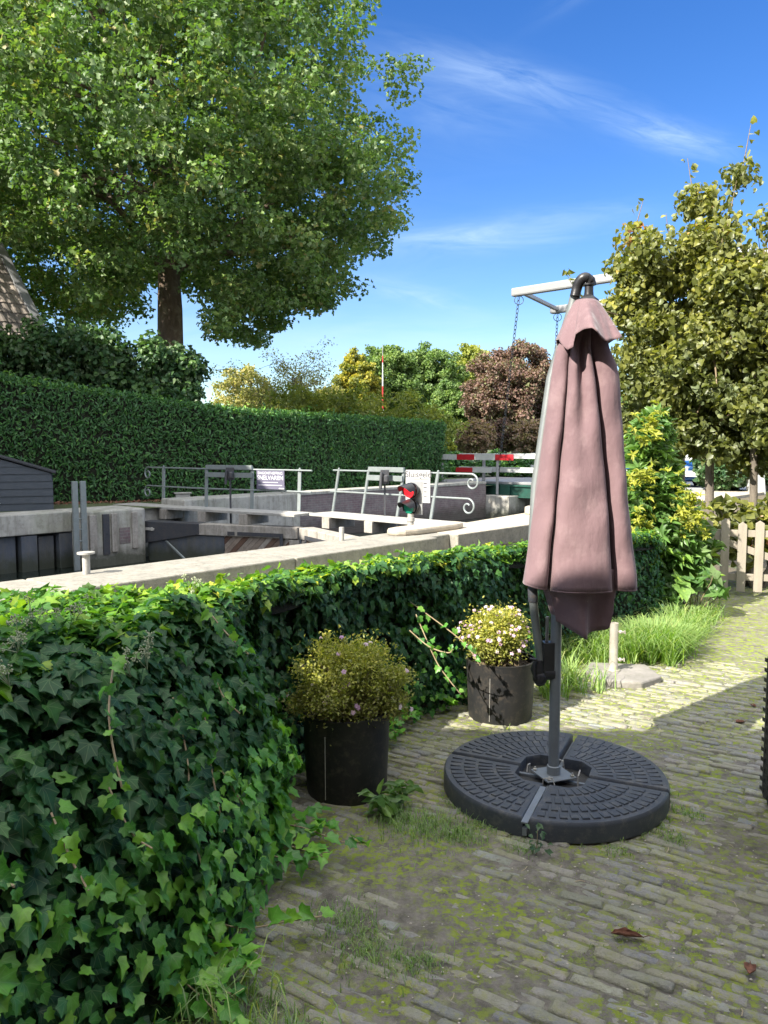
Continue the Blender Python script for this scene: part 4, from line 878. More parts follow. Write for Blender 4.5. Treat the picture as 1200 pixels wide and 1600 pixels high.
mb = MB(); A_ = [E0-rn*.12, E1-rn*.12, E1+dep*6.2-rn*.12, E0+dep*6.2-rn*.12]; mb.add(A_+[Vector((v.x-.02, v.y+.12, v.z)) for v in A_], [(0, 1, 2, 3), (7, 6, 5, 4), (0, 4, 5, 1), (1, 5, 6, 2), (2, 6, 7, 3), (3, 7, 4, 0)]); mb.obj('roof_deck', 'timber', hr)
g1 = E1+dep*1.6; g2 = E1+dep*6
mb = MB(); mb.add([Vector((g1.x, g1.y+.5, .29)), Vector((g2.x, g2.y+.5, .29)), Vector((g2.x, g2.y+4, .29)), Vector((g1.x, g1.y+4, .29)), Vector((g1.x, g1.y+.5, E1.z-.1)), Vector((g2.x, g2.y+.5, E1.z-.1)), Vector((g2.x, g2.y+4, E1.z-.1)), Vector((g1.x, g1.y+4, E1.z-.1))], [(3, 2, 1, 0), (4, 5, 6, 7), (0, 1, 5, 4), (1, 2, 6, 5), (2, 3, 7, 6), (3, 0, 4, 7)]); mb.obj('wall', 'red_brick', hr)
# ---------------------------------------------------------------- unseen houses, placed and sized to shade the terrace and the far quay
def house(name, x0, x1, y0, y1, eave, ridge, axis, label, wins):
    root = empty(name, ((x0+x1)/2, (y0+y1)/2, 0), label, 'house'); oe = .04 if axis == 'x' else .35
    mb = MB(); mb.box(((x0+x1)/2, (y0+y1)/2, eave/2), (x1-x0, y1-y0, eave)); mb.obj('wall', 'red_brick', root)
    mb = MB(); o_ = .35
    if axis == 'x':
        ym = (y0+y1)/2; vs = [(x0-oe, y0-o_, eave), (x1+oe, y0-o_, eave), (x1+oe, y1+o_, eave), (x0-oe, y1+o_, eave), (x0-oe, ym, ridge), (x1+oe, ym, ridge)]
    else:
        xm = (x0+x1)/2; vs = [(x1+o_, y0-o_, eave), (x1+o_, y1+o_, eave), (x0-o_, y1+o_, eave), (x0-o_, y0-o_, eave), (xm, y0-o_, ridge), (xm, y1+o_, ridge)]
    mb.add([Vector(v)+Vector((0, 0, .01)) for v in vs], [(0, 1, 5, 4), (2, 3, 4, 5), (0, 4, 3), (1, 2, 5), (3, 2, 1, 0)]); mb.obj('roof', 'roof_tile', root)
    for (c, d) in wins:
        mb = MB(); mb.box(c, d); w = mb.obj('window', 'white_paint', root, bevel=.01)
        mb = MB(); e = [d[0]-.16, d[1]-.16, d[2]-.16]; e[0 if d[0] < .2 else 1] = (d[0] if d[0] < .2 else d[1])+.02; mb.box(c, e); mb.obj('pane', 'glass', w)
house('brick_house', -5.2, 13, -9.5, -1.2, 5.8, 8.8, 'x', 'unseen brick house behind the terrace, sized to shade the paving', [((-2.2, -1.18, 1.5), (1.2, .1, 1.5)), ((2.2, -1.18, 1.3), (1.8, .1, 2.1)), ((6, -1.18, 1.5), (1.2, .1, 1.5)), ((-2.2, -1.18, 4.6), (1.2, .1, 1.4)), ((2.2, -1.18, 4.6), (1.2, .1, 1.4))])
house('added_shade_house', -22, -10.2, 4.5, 14.4, 8.6, 12.2, 'y', 'added tall brick house out of view left of the lock, shading the far quay', [((-10.18, 7, 2), (.1, 1.2, 1.5)), ((-10.18, 11, 2), (.1, 1.2, 1.5)), ((-10.18, 9, 5.4), (.1, 1.2, 1.5))])  # added house block that keeps the far quay and hedge in shade

# ---------------------------------------------------------------- lindens on the right
LG = 'pleached lindens behind the picket gate'
def linden(tx, ty, blobs, label, cnt, tr, fork):
    root = empty('linden_tree', (tx, ty, -.03), label, 'tree', LG)
    cen = np.concatenate([ell_centers(c, r, n, .5, .1) for c, r, n in blobs])
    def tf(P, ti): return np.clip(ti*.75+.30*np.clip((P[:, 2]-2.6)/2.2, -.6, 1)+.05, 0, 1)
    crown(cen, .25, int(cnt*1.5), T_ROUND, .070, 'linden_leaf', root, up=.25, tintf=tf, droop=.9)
    mb = MB(); mb.tube([(tx, ty, -.05), (tx+.01, ty, .7), (tx-.02, ty, 1.6), (tx, ty, 2.6), (tx, ty, 3.6)], [tr*1.25, tr, tr*.95, tr*.7, tr*.3], 12); mb.obj('trunk', 'bark_grey', root, smooth=True)
    mb = MB()
    for i in range(34): q = cen[random.randrange(len(cen))]; limb(mb, (tx, ty, random.uniform(1.5, 3.4)), q.tolist(), .022, .005)
    sp = []
    for i in range(15):     # upright leading shoots
        q = cen[np.argsort(cen[:, 2])[-int(len(cen)*.35):]][random.randrange(int(len(cen)*.35))]; a = Vector(q.tolist()); b = a+Vector((random.uniform(-.12, .12), 0, random.uniform(.3, .62)))
        mb.tube([a, a.lerp(b, .5), b], [.008, .006, .003], 5)
        for t in np.linspace(.1, 1, 9): sp.append(tuple(a.lerp(b, t)+Vector((random.gauss(0, .04), random.gauss(0, .04), 0))))
    mb.obj('branches', 'twig', root, smooth=True)
    if fork == 3:
        q_ = catmull([at(965, 492, Y=9.3), at(930, 480, Y=9.2), at(903, 458, Y=9.1), at(884, 426, Y=9.1)], 5); mb2 = MB(); mb2.tube(q_, [.008]*6+[.005]*5+[.003]*5, 5); mb2.obj('drooping_shoot', 'twig', root)
        for p_ in q_[3:]: sp += [tuple(p_+Vector((random.gauss(0, .04), random.gauss(0, .03), random.gauss(0, .03)))) for _ in range(2)]
    sp = np.array(sp); c = len(sp); leafobj('shoot_leaves', T_ROUND, sp, rng.normal(0, .8, (c, 3))+[0, -.5, .4], rng.normal(0, 1, (c, 3))+[0, 0, -.3], rng.uniform(.06, .1, c), np.clip(rng.random(c)*.5+.4, 0, 1), 'linden_leaf', root)
def bl_(px0, py0, rx, rz, Y): p = at(px0, py0, Y=Y); return ((p.x, p.y, p.z), (rx/1200*Y, .75, rz/1200*Y))
linden(at(1062, 760, Y=10.8).x, 10.8, [(*bl_(1025, 560, 66, 170, 9.6), 70), (*bl_(1000, 440, 34, 85, 9.5), 16)], 'left linden with pale lit trunk behind the leafy shrub', 7200, .075, 3)
linden(at(1109, 760, Y=9.2).x, 9.2, [(*bl_(1118, 480, 62, 215, 9.2), 70), (*bl_(1110, 540, 100, 120, 9.2), 40), (*bl_(1105, 640, 95, 90, 9.2), 45)], 'middle linden with dark trunk and the tallest leafy shoots', 12500, .052, 2)
linden(at(1178, 760, Y=9.0).x, 9.0, [(*bl_(1212, 550, 62, 225, 9.0), 80), (*bl_(1200, 660, 80, 80, 9.0), 30), (*bl_(1290, 540, 70, 200, 8.9), 70)], 'right linden with slim trunk behind the picket gate', 14000, .045, 2)
# tall leafy shrub in front
sc_ = empty('leafy_shrub', (at(1040, 930, Y=7.0).x, 7.3, -.02), 'tall sunlit shrub of long green and yellow leaves right of the parasol', 'shrub')
def whorls(C, n_per, size, tint0, mat, name, root, droop=.2, T=T_LAUREL, spread=1.):
    k = len(C); ax = unit(rng.normal(0, .45, (k, 3))+np.array([0, -.35, .9])); P = np.repeat(C, n_per, 0); A = np.repeat(ax, n_per, 0)
    th_ = np.tile(np.arange(n_per)*2*pi/n_per, k)+rng.normal(0, .2, k*n_per); r = unit(np.cross(A, np.array([1., .3, .1]))); q = np.cross(A, r)
    rad = r*np.cos(th_)[:, None]+q*np.sin(th_)[:, None]; D = rad*spread+A*rng.uniform(-.1, .6, k*n_per)[:, None]-np.array([0, 0, droop]); N = A-rad*.2+rng.normal(0, .15, (k*n_per, 3))
    leafobj(name, T, P, N, D, rng.uniform(size*.7, size*1.2, len(P)), np.clip(np.repeat(tint0+rng.normal(0, .18, k), n_per)+rng.normal(0, .08, len(P)), 0, 1), mat, root)
prof = [(1022, 655, 12), (1018, 690, 26), (1015, 730, 38), (1020, 780, 45), (1035, 830, 70), (1040, 870, 82), (1020, 900, 60), (1010, 925, 42)]
C = []
for i in range(520):
    f_ = random.random()*(len(prof)-1); a_ = int(f_); f_ -= a_; p0, p1 = prof[a_], prof[a_+1]; x = p0[0]+(p1[0]-p0[0])*f_; y = p0[1]+(p1[1]-p0[1])*f_; hw = p0[2]+(p1[2]-p0[2])*f_
    u = random.uniform(-1, 1); Y0 = 7.35-.36*(hw/80+.25)*math.sqrt(1-u*u)*random.uniform(.3, 1.15); C.append(tuple(at(x+u*hw, y+random.gauss(0, 6), Y=Y0)))
C = np.array(C); C[:, 2] = np.maximum(C[:, 2], .05)
whorls(C, 8, .135, .32, 'shrub_leaf', 'foliage', sc_)
Cy = np.array([tuple(at(x+random.gauss(0, 13), y+random.gauss(0, 18), Y=random.uniform(6.85, 7.0))) for x, y in ((1003, 748), (1005, 840), (1012, 850), (1078, 790), (1075, 815), (1020, 670)) for _ in range(34)])
whorls(Cy, 6, .06, .5, 'yellow_leaf', 'young_foliage', sc_)
mb = MB()
bs = Vector((sc_.location.x, 7.3, -.03))
for i in range(22): limb(mb, bs+Vector((random.gauss(0, .15), random.gauss(0, .1), 0)), C[random.randrange(len(C))].tolist(), .018, .006)
mb.obj('stems', 'bark_grey', sc_, smooth=True)
# low leafy plants at the shrub's foot
for i, (x, y, w, lab) in enumerate(((1085, 915, 46, 'low broad leaved seedling plant under the shrub beside the picket gate'), (1030, 940, 30, 'low green leafy plant at the foot of the tall shrub'))):
    C = np.array([tuple(at(x+random.uniform(-1, 1)*w, y+random.uniform(-18, 16), Y=6.9+random.uniform(-.2, .2))) for _ in range(26)]); C[:, 2] = np.maximum(C[:, 2], .05)
    rt = empty('leafy_plant', (C[:, 0].mean(), C[:, 1].mean(), -.01), lab, 'plant'); whorls(C, 6, .11, .35, 'shrub_leaf', 'foliage', rt, T=T_IVY2)
    mb = MB()
    for q in range(8): limb(mb, rt.location, C[q].tolist(), .006, .003)
    mb.obj('stems', 'twig', rt)
# picket gate and fence
pg = empty('picket_gate', (3.9, 8.0, 0), 'weathered wooden picket gate with diagonal brace at the end of the terrace', 'picket gate')
gd = Vector((1, -.28, 0)).normalized(); g0 = Vector((3.42, 8.05, 0))
for i in range(15):
    p = g0+gd*(i*.165); zt = .80-(.0 if i else .0)+.02*sin(i*2.1); mb = MB(); w = .042
    e = gd*w; z0 = .05; f_ = Vector((gd.y, -gd.x, 0))*.011; f_ = f_ if f_.y < 0 else -f_
    vs = [p-e+Vector((0, 0, z0)), p+e+Vector((0, 0, z0)), p+e+Vector((0, 0, zt-.03)), p+Vector((0, 0, zt)), p-e+Vector((0, 0, zt-.03))]
    vs2 = [v-f_ for v in vs]; vs = [v+f_ for v in vs]
    mb.add(vs+vs2, [(0, 1, 2, 3, 4), (9, 8, 7, 6, 5)]+[(i_, 5+i_, 5+(i_+1) % 5, (i_+1) % 5) for i_ in range(5)]); mb.obj('picket', 'picket_wood', pg, bevel=.003)
for z in (.2, .66): mb = MB(); mb.bar(g0+Vector((0, .035, z)), g0+gd*2.35+Vector((0, .035, z)), .03, .07); mb.obj('cross_rail', 'picket_wood', pg, bevel=.003)
mb = MB(); mb.bar(g0+gd*.05+Vector((0, .036, .62)), g0+gd*1.1+Vector((0, .036, .24)), .028, .07); mb.obj('brace', 'picket_wood', pg)
# hydrangea like plants behind the gate
cs = np.concatenate([ell_centers((*at(1150, 800, Y=8.5)[:2], .62), (.35, .2, .35), 14), ell_centers((*at(1200, 790, Y=8.5)[:2], .66), (.35, .2, .3), 12)])
bush('hydrangea', cs, .16, 700, T_ROUND, .11, 'linden_leaf', 'yellowing hydrangea with dark dry flower heads behind the picket gate', 'bush', 10, base_z=-.03)
cs = ell_centers((2.9, 8.3, .55), (.5, .4, .6), 20)
bush('garden_bush', cs, .2, 1500, T_ROUND, .08, 'shrub_leaf', 'green bush between the tall shrub and the picket gate', 'bush', 10, base_z=-.03)
# parked car on the road
def car(p, ang, label):
    root = empty('parked_car', p, label, 'car')
    M = Matrix.Rotation(ang, 4, 'Z'); P_ = Vector(p)
    def T(v): return P_+M @ Vector(v)
    def loft(secs, name, mat, bev=.04):
        mb = MB(); n_ = len(secs[0]); vs = [T(v) for s in secs for v in s]
        mb.add(vs, [(i*n_+j, i*n_+(j+1) % n_, (i+1)*n_+(j+1) % n_, (i+1)*n_+j) for i in range(len(secs)-1) for j in range(n_)]+[tuple(range(n_))[::-1], tuple((len(secs)-1)*n_+j for j in range(n_))]); return mb.obj(name, mat, root, smooth=True, bevel=bev)
    def sec(x, w, z0, z1): return [(x, -w, z0), (x, w, z0), (x, w*1.03, (z0+z1)/2), (x, w*.93, z1), (x, -w*.93, z1), (x, -w*1.03, (z0+z1)/2)]
    loft([sec(-2.0, .72, .35, .75), sec(-1.85, .82, .25, .88), sec(-1.0, .86, .2, .92), sec(.9, .86, .2, .92), sec(1.8, .82, .25, .80), sec(2.02, .70, .33, .66)], 'body', 'car_paint')
    loft([sec(-1.75, .70, .88, .92), sec(-1.3, .68, .88, 1.36), sec(.1, .68, .88, 1.44), sec(1.0, .70, .88, .93)], 'cabin', 'glass', .03)
    loft([sec(-1.3, .6, 1.35, 1.40), sec(-.6, .62, 1.40, 1.47), sec(.15, .6, 1.40, 1.46)], 'roof_panel', 'car_paint', .02)
    for x in (-1.25, 1.25):
        for y in (-.8, .8):
            mb = MB(); c = T((x, y, .32)); axd = M.to_3x3() @ Vector((0, 1, 0)); mb.tube([c-axd*.1, c-axd*.08, c+axd*.08, c+axd*.1], [.28, .32, .32, .28], 20); w = mb.obj('wheel', 'rubber', root, smooth=True)
            mb = MB(); mb.tube([c-axd*.108, c+axd*.108], [.19, .19], 14); mb.obj('rim', 'zinc', w)
    for y in (-.6, .6): mb = MB(); mb.box(T((1.95, y, .62)), (.1, .26, .12), ang); mb.obj('headlight', 'white_paint', root, bevel=.02)
    for y in (-.6, .6): mb = MB(); mb.box(T((-1.98, y, .72)), (.08, .22, .14), ang); mb.obj('tail_light', 'red_paint', root, bevel=.02)
cp = at(1016, 780, Y=24); car((cp.x, 24, .34), R(-62), 'blue car glimpsed through the leaves beyond the lindens')

# ---------------------------------------------------------------- ivy hedge over the garden wall
ST_ = [((-2.4, -.1), (-2.6, .3, .96), (-3.2, 1.5)), ((-1.6, .6), (-1.95, .95, .97), (-2.6, 2.2)), ((-.98, 1.35), (-1.42, 1.75, .98), (-2.1, 2.85)), ((-.58, 2.08), (-1.02, 2.42, .97), (-1.65, 3.30)), ((-.42, 2.80), (-.76, 2.95, .95), (-1.15, 3.5)),
       ((-.56, 3.42), (-.60, 3.40, .92), (-.80, 3.85)), ((-.12, 4.02), (-.18, 4.0, .91), (-.38, 4.38)), ((.42, 4.58), (.32, 4.48, .90), (.10, 4.88)), ((1.0, 5.12), (.92, 5.05, .89), (.70, 5.45)), ((1.7, 5.9), (1.6, 5.85, .86), (1.4, 6.25)), ((2.5, 6.7), (2.4, 6.7, .8), (2.2, 7.1))]
def ivy_surface(u, v):
    """u along 0..n-1, v 0 base .. 1 top front .. 2 back edge; .. 3 back foot"""
    n = len(ST_)-1; i = np.clip(u.astype(int), 0, n-1); f = u-i; f = f*f*(3-2*f)*.5+f*.5
    B = np.array([(*s[0], 0.) for s in ST_]); T = np.array([s[1] for s in ST_]); K = np.array([(*s[2], s[1][2]-.07) for s in ST_]); Q = np.array([(*s[2], 0.) for s in ST_])
    l = lambda A: A[i]*(1-f)[:, None]+A[i+1]*f[:, None]
    b, t, k, q = l(B), l(T), l(K), l(Q)
    out = np.empty((len(u), 3)); 
    a = np.clip(v, 0, 1)[:, None]; fr = b+(t-b)*a; th_ = a*pi/2
    fr[:, 2:3] = t[:, 2:3]*np.sin(th_)**.9; fr[:, :2] = b[:, :2]+(t[:, :2]-b[:, :2])*(1-np.cos(th_))**.9
    a2 = np.clip(v-1, 0, 1)[:, None]; tp = t+(k-t)*a2; a3 = np.clip(v-2, 0, 1)[:, None]; bk = k+(q-k)*a3
    return np.where(v[:, None] < 1, fr, np.where(v[:, None] < 2, tp, bk))
def ivy_normal(u, v):
    e = .03; p = ivy_surface(u, v); pu = ivy_surface(np.clip(u+e, 0, len(ST_)-1.001), v)-ivy_surface(np.clip(u-e, 0, len(ST_)-1.001), v); pv = ivy_surface(u, np.clip(v+e, 0, 3))-ivy_surface(u, np.clip(v-e, 0, 3))
    n = unit(np.cross(pu, pv)); s_ = np.sign(n[:, 0:1]*.7-n[:, 1:2]*.7+n[:, 2:3]*.6); return n*np.where(v[:, None] < 2, s_, -np.sign(n[:, 0:1]*.7-n[:, 1:2]*.7))
iv = empty('ivy_hedge', (-.6, 3.2, 0), 'thick dark green ivy smothering the low garden wall along the terrace', 'ivy hedge')
uu = np.linspace(0, len(ST_)-1.001, 110); vv = np.linspace(0, 3, 46); UU, VV = np.meshgrid(uu, vv, indexing='ij'); uf, vf = UU.ravel(), VV.ravel()
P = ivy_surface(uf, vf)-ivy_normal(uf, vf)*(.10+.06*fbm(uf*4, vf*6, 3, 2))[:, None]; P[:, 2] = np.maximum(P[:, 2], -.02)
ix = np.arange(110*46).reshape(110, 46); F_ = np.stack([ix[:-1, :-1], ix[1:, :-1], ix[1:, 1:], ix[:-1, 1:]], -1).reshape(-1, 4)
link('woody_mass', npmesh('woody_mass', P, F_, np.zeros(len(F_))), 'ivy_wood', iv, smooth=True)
def ivy_leaves(cnt, ulo, uhi, vlo, vhi, s0, s1, depth, tf, mat, name, T=T_IVY, out_=.0, down=1.):
    u = rng.uniform(ulo, uhi, cnt); v = rng.uniform(vlo, vhi, cnt)
    P = ivy_surface(u, v); N = ivy_normal(u, v)
    lump = (fbm(u*3.2, v*4.5, 3, 11)-.47)*.22*np.where(v < 1.0, 1, .7)
    P = P+N*(lump+rng.uniform(-depth, .02, cnt)+out_)[:, None]; P[:, 2] = np.maximum(P[:, 2], .012)
    ori = unit(N+rng.normal(0, .33, (cnt, 3))+np.array([0, -.05, .45])*(v < 1.2)[:, None]); D = rng.normal(0, .45, (cnt, 3))+np.array([.15, -.15, -1.])*down*np.where(v < 1.2, 1, .1)[:, None]+np.where(v > 1, 1, 0)[:, None]*rng.normal(0, .8, (cnt, 3))
    sz = s0+(s1-s0)*rng.random(cnt); sz = sz*np.clip(.94-.045*u, .56, .9)
    leafobj(name, T, P, ori, D, sz, tf(u, v, cnt), mat, iv, smooth=True)
def tint_main(u, v, c): return np.clip(rng.beta(1.6, 3.2, c)*.72+.36*np.clip((v-.86)*2.2, 0, 1)*rng.random(c)+.12*(fbm(u*2, v*3, 2, 21)-.4), 0, .92)  # upper leaves tinted yellower: sunlight put into their colour
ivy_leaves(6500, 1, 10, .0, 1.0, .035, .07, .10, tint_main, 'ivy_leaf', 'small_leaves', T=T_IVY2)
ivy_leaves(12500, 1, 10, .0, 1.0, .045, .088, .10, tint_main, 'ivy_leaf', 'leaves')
ivy_leaves(6500, 1, 10, .75, 1.6, .045, .085, .06, lambda u, v, c: np.clip(.40+.50*rng.beta(2, 2.2, c)+.18*(fbm(u*3, v*3, 2, 4)-.4)+.08*(u > 4), 0, 1), 'ivy_leaf', 'top_leaves')  # top leaves tinted bright yellow green to look sunlit
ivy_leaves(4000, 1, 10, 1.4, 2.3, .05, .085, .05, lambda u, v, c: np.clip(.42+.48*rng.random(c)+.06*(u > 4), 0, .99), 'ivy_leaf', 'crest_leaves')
ivy_leaves(900, 0, 10, 2.2, 3., .05, .08, .05, lambda u, v, c: .2+.4*rng.random(c), 'ivy_leaf', 'rear_leaves')
ivy_leaves(800, 0, 1, 0, 2., .05, .085, .05, lambda u, v, c: .2+.4*rng.random(c), 'ivy_leaf', 'end_leaves')
ivy_leaves(760, 2.3, 5.0, .0, .30, .04, .075, .02, lambda u, v, c: rng.random(c)**1.5, 'ivy_young', 'young_leaves', out_=.055)
ivy_leaves(260, 3.8, 8.0, .0, .22, .04, .07, .0, lambda u, v, c: rng.random(c)*.8, 'ivy_young', 'ground_leaves', out_=.03)
# creeping runners reaching over the paving, and trailing stems
def runner(pts, nl, size, mat_leaf, up=(0, -.2, 1), tint=(.2, 1)):
    pts = catmull(pts, 6); P = []; S = []
    for i in range(nl):
        f = (i+.5)/nl*(len(pts)-1); a = int(f); p = pts[a].lerp(pts[min(a+1, len(pts)-1)], f-a); sd_ = Vector((random.gauss(0, 1), random.gauss(0, 1), random.gauss(0, .5))).normalized()*.02; P.append(tuple(p+sd_+Vector((0, 0, .012)))); S.append(size*(1.1-.5*i/nl))
    return pts, np.array(P), np.array(S)
mb = MB(); LP, LS = [], []
for i in range(34):
    u = random.uniform(2.7, 7.5); b = ivy_surface(np.array([u]), np.array([.02]))[0]; nb_ = ivy_normal(np.array([u]), np.array([.3]))[0]; nb_[2] = 0; nb_ = nb_/np.linalg.norm(nb_)
    L = random.uniform(.15, .40) if u < 5 else random.uniform(.1, .25); t_ = np.array([-nb_[1], nb_[0], 0])*random.uniform(-.5, .5)
    pts = [Vector((b+nb_*(-.1)+np.array([0, 0, .09])).tolist()), Vector((b+nb_*L*.3+[0, 0, .05]).tolist()), Vector((b+(nb_+t_)*L*.7+[0, 0, .03]).tolist()), Vector((b+(nb_+t_)*L+[0, 0, .035]).tolist())]
    q, P, S = runner(pts, 9, .075, None); mb = MB(); mb.tube(q, .0025, 5); mb.obj('runner_stem', 'vine_stem', iv); LP.append(P); LS.append(S)
P = np.concatenate(LP); S = np.concatenate(LS); c = len(P)
leafobj('runner_leaves', T_IVY, P, rng.normal(0, .3, (c, 3))+[0, -.15, 1], rng.normal(0, .7, (c, 3))+[.6, -.6, -.1], S, rng.random(c), 'ivy_young', iv)
LP, LS = [], []
for (pts) in ([at(640, 985, Y=4.05), at(670, 1010, Y=3.95), at(700, 1020, Y=3.9), at(708, 1012, Y=3.88)], [at(650, 960, Y=4.1), at(680, 1030, Y=3.95), at(700, 1060, Y=3.9), at(720, 1085, Y=3.85)], [at(385, 1265, Y=2.45), at(350, 1210, Y=2.45), at(335, 1180, Y=2.5)],
              [at(330, 960, Y=2.7), at(350, 985, Y=2.65), at(375, 1010, Y=2.6), at(388, 1022, Y=2.55)], [at(335, 1055, Y=2.7), at(350, 1090, Y=2.65), at(375, 1115, Y=2.6)], [at(80, 1270, Y=1.75), at(110, 1340, Y=1.68), at(138, 1392, Y=1.62)], [at(170, 1230, Y=2.0), at(205, 1300, Y=1.95), at(238, 1326, Y=1.9)], [at(-10, 1330, Y=1.6), at(5, 1370, Y=1.55), at(22, 1385, Y=1.5)], [at(640, 940, Y=4.3), at(720, 1000, Y=4.1), at(750, 1040, Y=4.0)],
              [at(270, 1090, Y=2.45), at(292, 1180, Y=2.32), at(300, 1290, Y=2.2), at(330, 1400, Y=2.1)], [at(320, 1120, Y=2.5), at(330, 1200, Y=2.4), at(350, 1300, Y=2.3)], [at(180, 1020, Y=2.2), at(170, 1120, Y=2.0), at(190, 1230, Y=1.9)]):
    q, P, S = runner(pts, 11, .042, None); mb = MB(); mb.tube(q, .003, 5); mb.obj('trailing_stem', 'vine_stem', iv, smooth=True); LP.append(P); LS.append(S)
P = np.concatenate(LP); S = np.concatenate(LS); c = len(P)
leafobj('trailing_leaves', T_IVY, P, rng.normal(0, .4, (c, 3))+[.3, -.7, .5], rng.normal(0, .5, (c, 3))+[.4, 0, -.8], S, rng.random(c), 'ivy_young', iv)
# pale flower umbels
mb = MB()
for (x, y, Y0, sc) in ((230, 1020, 2.35, 1), (205, 1035, 2.3, .8), (250, 1140, 2.45, 1.1), (22, 990, 2.1, 1.1), (45, 960, 2.3, .9), (110, 950, 2.45, .9), (8, 1040, 1.9, .8), (262, 1128, 2.4, .7), (300, 905, 3.1, .8)):
    c = at(x, y, Y=Y0); b = c+Vector((-.02, .06, -.07))
    for k_ in range(5):
        e = c+Vector((random.gauss(0, .035), random.gauss(-.02, .02), random.gauss(0, .03)))*sc; mb.tube([b, e], .0012, 4)
        for j in range(13):
            dd = Vector((random.gauss(0, 1), random.gauss(0, 1), random.gauss(.3, 1))).normalized()*.016*sc; mb.tube([e, e+dd], .0006, 3, False); mb.ball(e+dd, .0028, n=4)
m, n = mk('umbel'); g = G(n); g.out(g.pr((.38, .42, .26), .7)); MATS['umbel'] = m
mb.obj('flower_umbels', 'umbel', iv)
# ---------------------------------------------------------------- planted tubs
def tub(p, h, r, mound, cnt, label, nfl, tint_shift):
    root = empty('planter_tub', p, label, 'planter'); p = Vector(p)
    mb = MB(); n_ = 40; prof = [(r*.90, 0), (r*.93, .02), (r*.97, h*.5), (r, h-.02), (r+.004, h), (r-.008, h+.001), (r-.012, h-.05)]
    c = p; vs = [c+Vector((q*cos(2*pi*k_/n_), q*sin(2*pi*k_/n_), z)) for q, z in prof for k_ in range(n_)]
    mb.add(vs, [(i*n_+k_, i*n_+(k_+1) % n_, (i+1)*n_+(k_+1) % n_, (i+1)*n_+k_) for i in range(len(prof)-1) for k_ in range(n_)]); mb.obj('tub', 'pot', root, smooth=True)
    mb = MB(); mb.bar(p+Vector((-.085, -r*.85, .03)), p+Vector((-.085, -r*.905, h-.07)), .0022, .003, (1, 0, 0)); mb.obj('drip_mark', 'zinc', root)
    mb = MB(); mb.lathe(p, [(r-.013, h-.06), (r-.013, h-.045), (.01, h-.03)], 24); mb.obj('potting_soil', 'potting_soil', root)
    C = ell_centers((p.x+mound[3], p.y, p.z+h+mound[2]), (mound[0], mound[0]*.95, mound[1]), 130, .35, .12)
    C[:, 2] = np.maximum(C[:, 2], p.z+h-.13); C = C[~((C[:, 2] < p.z+h+.0) & (np.hypot(C[:, 0]-p.x, C[:, 1]-p.y) < r+.01))]
    # nearly everything leafy sits on the outside of the mound
    plant = bpy.data.objects.new('bedding_plant', None); COL.objects.link(plant); plant.parent = root; tag(plant, 'yellowing bedding plant with small pink flowers')
    def tf(P, ti):
        q = np.clip((P[:, 2]-(p.z+h-.05))/(mound[1]*1.6), 0, 1); return np.clip(ti*.45+.42*q+tint_shift, 0, 1)
    k_ = len(C); ci = rng.integers(0, k_, cnt); P = C[ci]+rng.normal(0, .026, (cnt, 3))+(rng.random((cnt, 1)) < .12)*rng.normal(0, .03, (cnt, 3)); d_ = unit(P-np.array([p.x, p.y, p.z+h]))
    leafobj('foliage', T_DIA, P, rng.normal(0, .7, (cnt, 3))+d_*.5+[0, 0, .5], rng.normal(0, .7, (cnt, 3))+d_*.6+[0, 0, .5], rng.uniform(.010, .022, cnt), tf(P, rng.random(cnt)), 'bedding_leaf', plant)
    mb = MB()
    for i in range(260):
        e = C[random.randrange(k_)]+rng.normal(0, .02, 3); limb(mb, p+Vector((random.gauss(0, .06), random.gauss(0, .06), h-.05)), e.tolist(), .0016, .0009, .12, 5)
    mb.obj('stems', 'twig', plant)
    FP, FN, FD, FS, FT = [], [], [], [], []
    for i in range(nfl):
        e = C[random.randrange(k_)]; d_ = Vector((e-np.array([p.x, p.y, p.z+h-.02])).tolist()).normalized(); 
        if d_.y > .45: continue
        e = Vector(e.tolist())+d_*.045+Vector((random.gauss(0, .02), -.015, random.gauss(0, .02))); nn = (d_+Vector((0, -.5, .2))).normalized(); a = nn.cross(Vector((0, 0, 1))).normalized(); b = nn.cross(a); tt = random.random()
        for q in range(5):
            an = q*2*pi/5+tt*3; dd = a*cos(an)+b*sin(an); FP.append(tuple(e)); FN.append(tuple(nn)); FD.append(tuple(dd)); FS.append(.013); FT.append(tt)
    leafobj('blossoms', T_ROUND, np.array(FP), np.array(FN), np.array(FD), np.array(FS), np.array(FT), 'petal', plant)
    return root
tub((-.170, 3.40, -.01), .385, .196, (.275, .185, .10, .012), 21000, 'dark round tub of yellowing flowers standing in the shade, nearer of the two', 55, .0)
tub((.675, 4.36, -.01), .35, .197, (.165, .155, .135, -.02), 10500, 'dark round tub of pink flowers in sunlight behind the parasol arm', 120, .05)

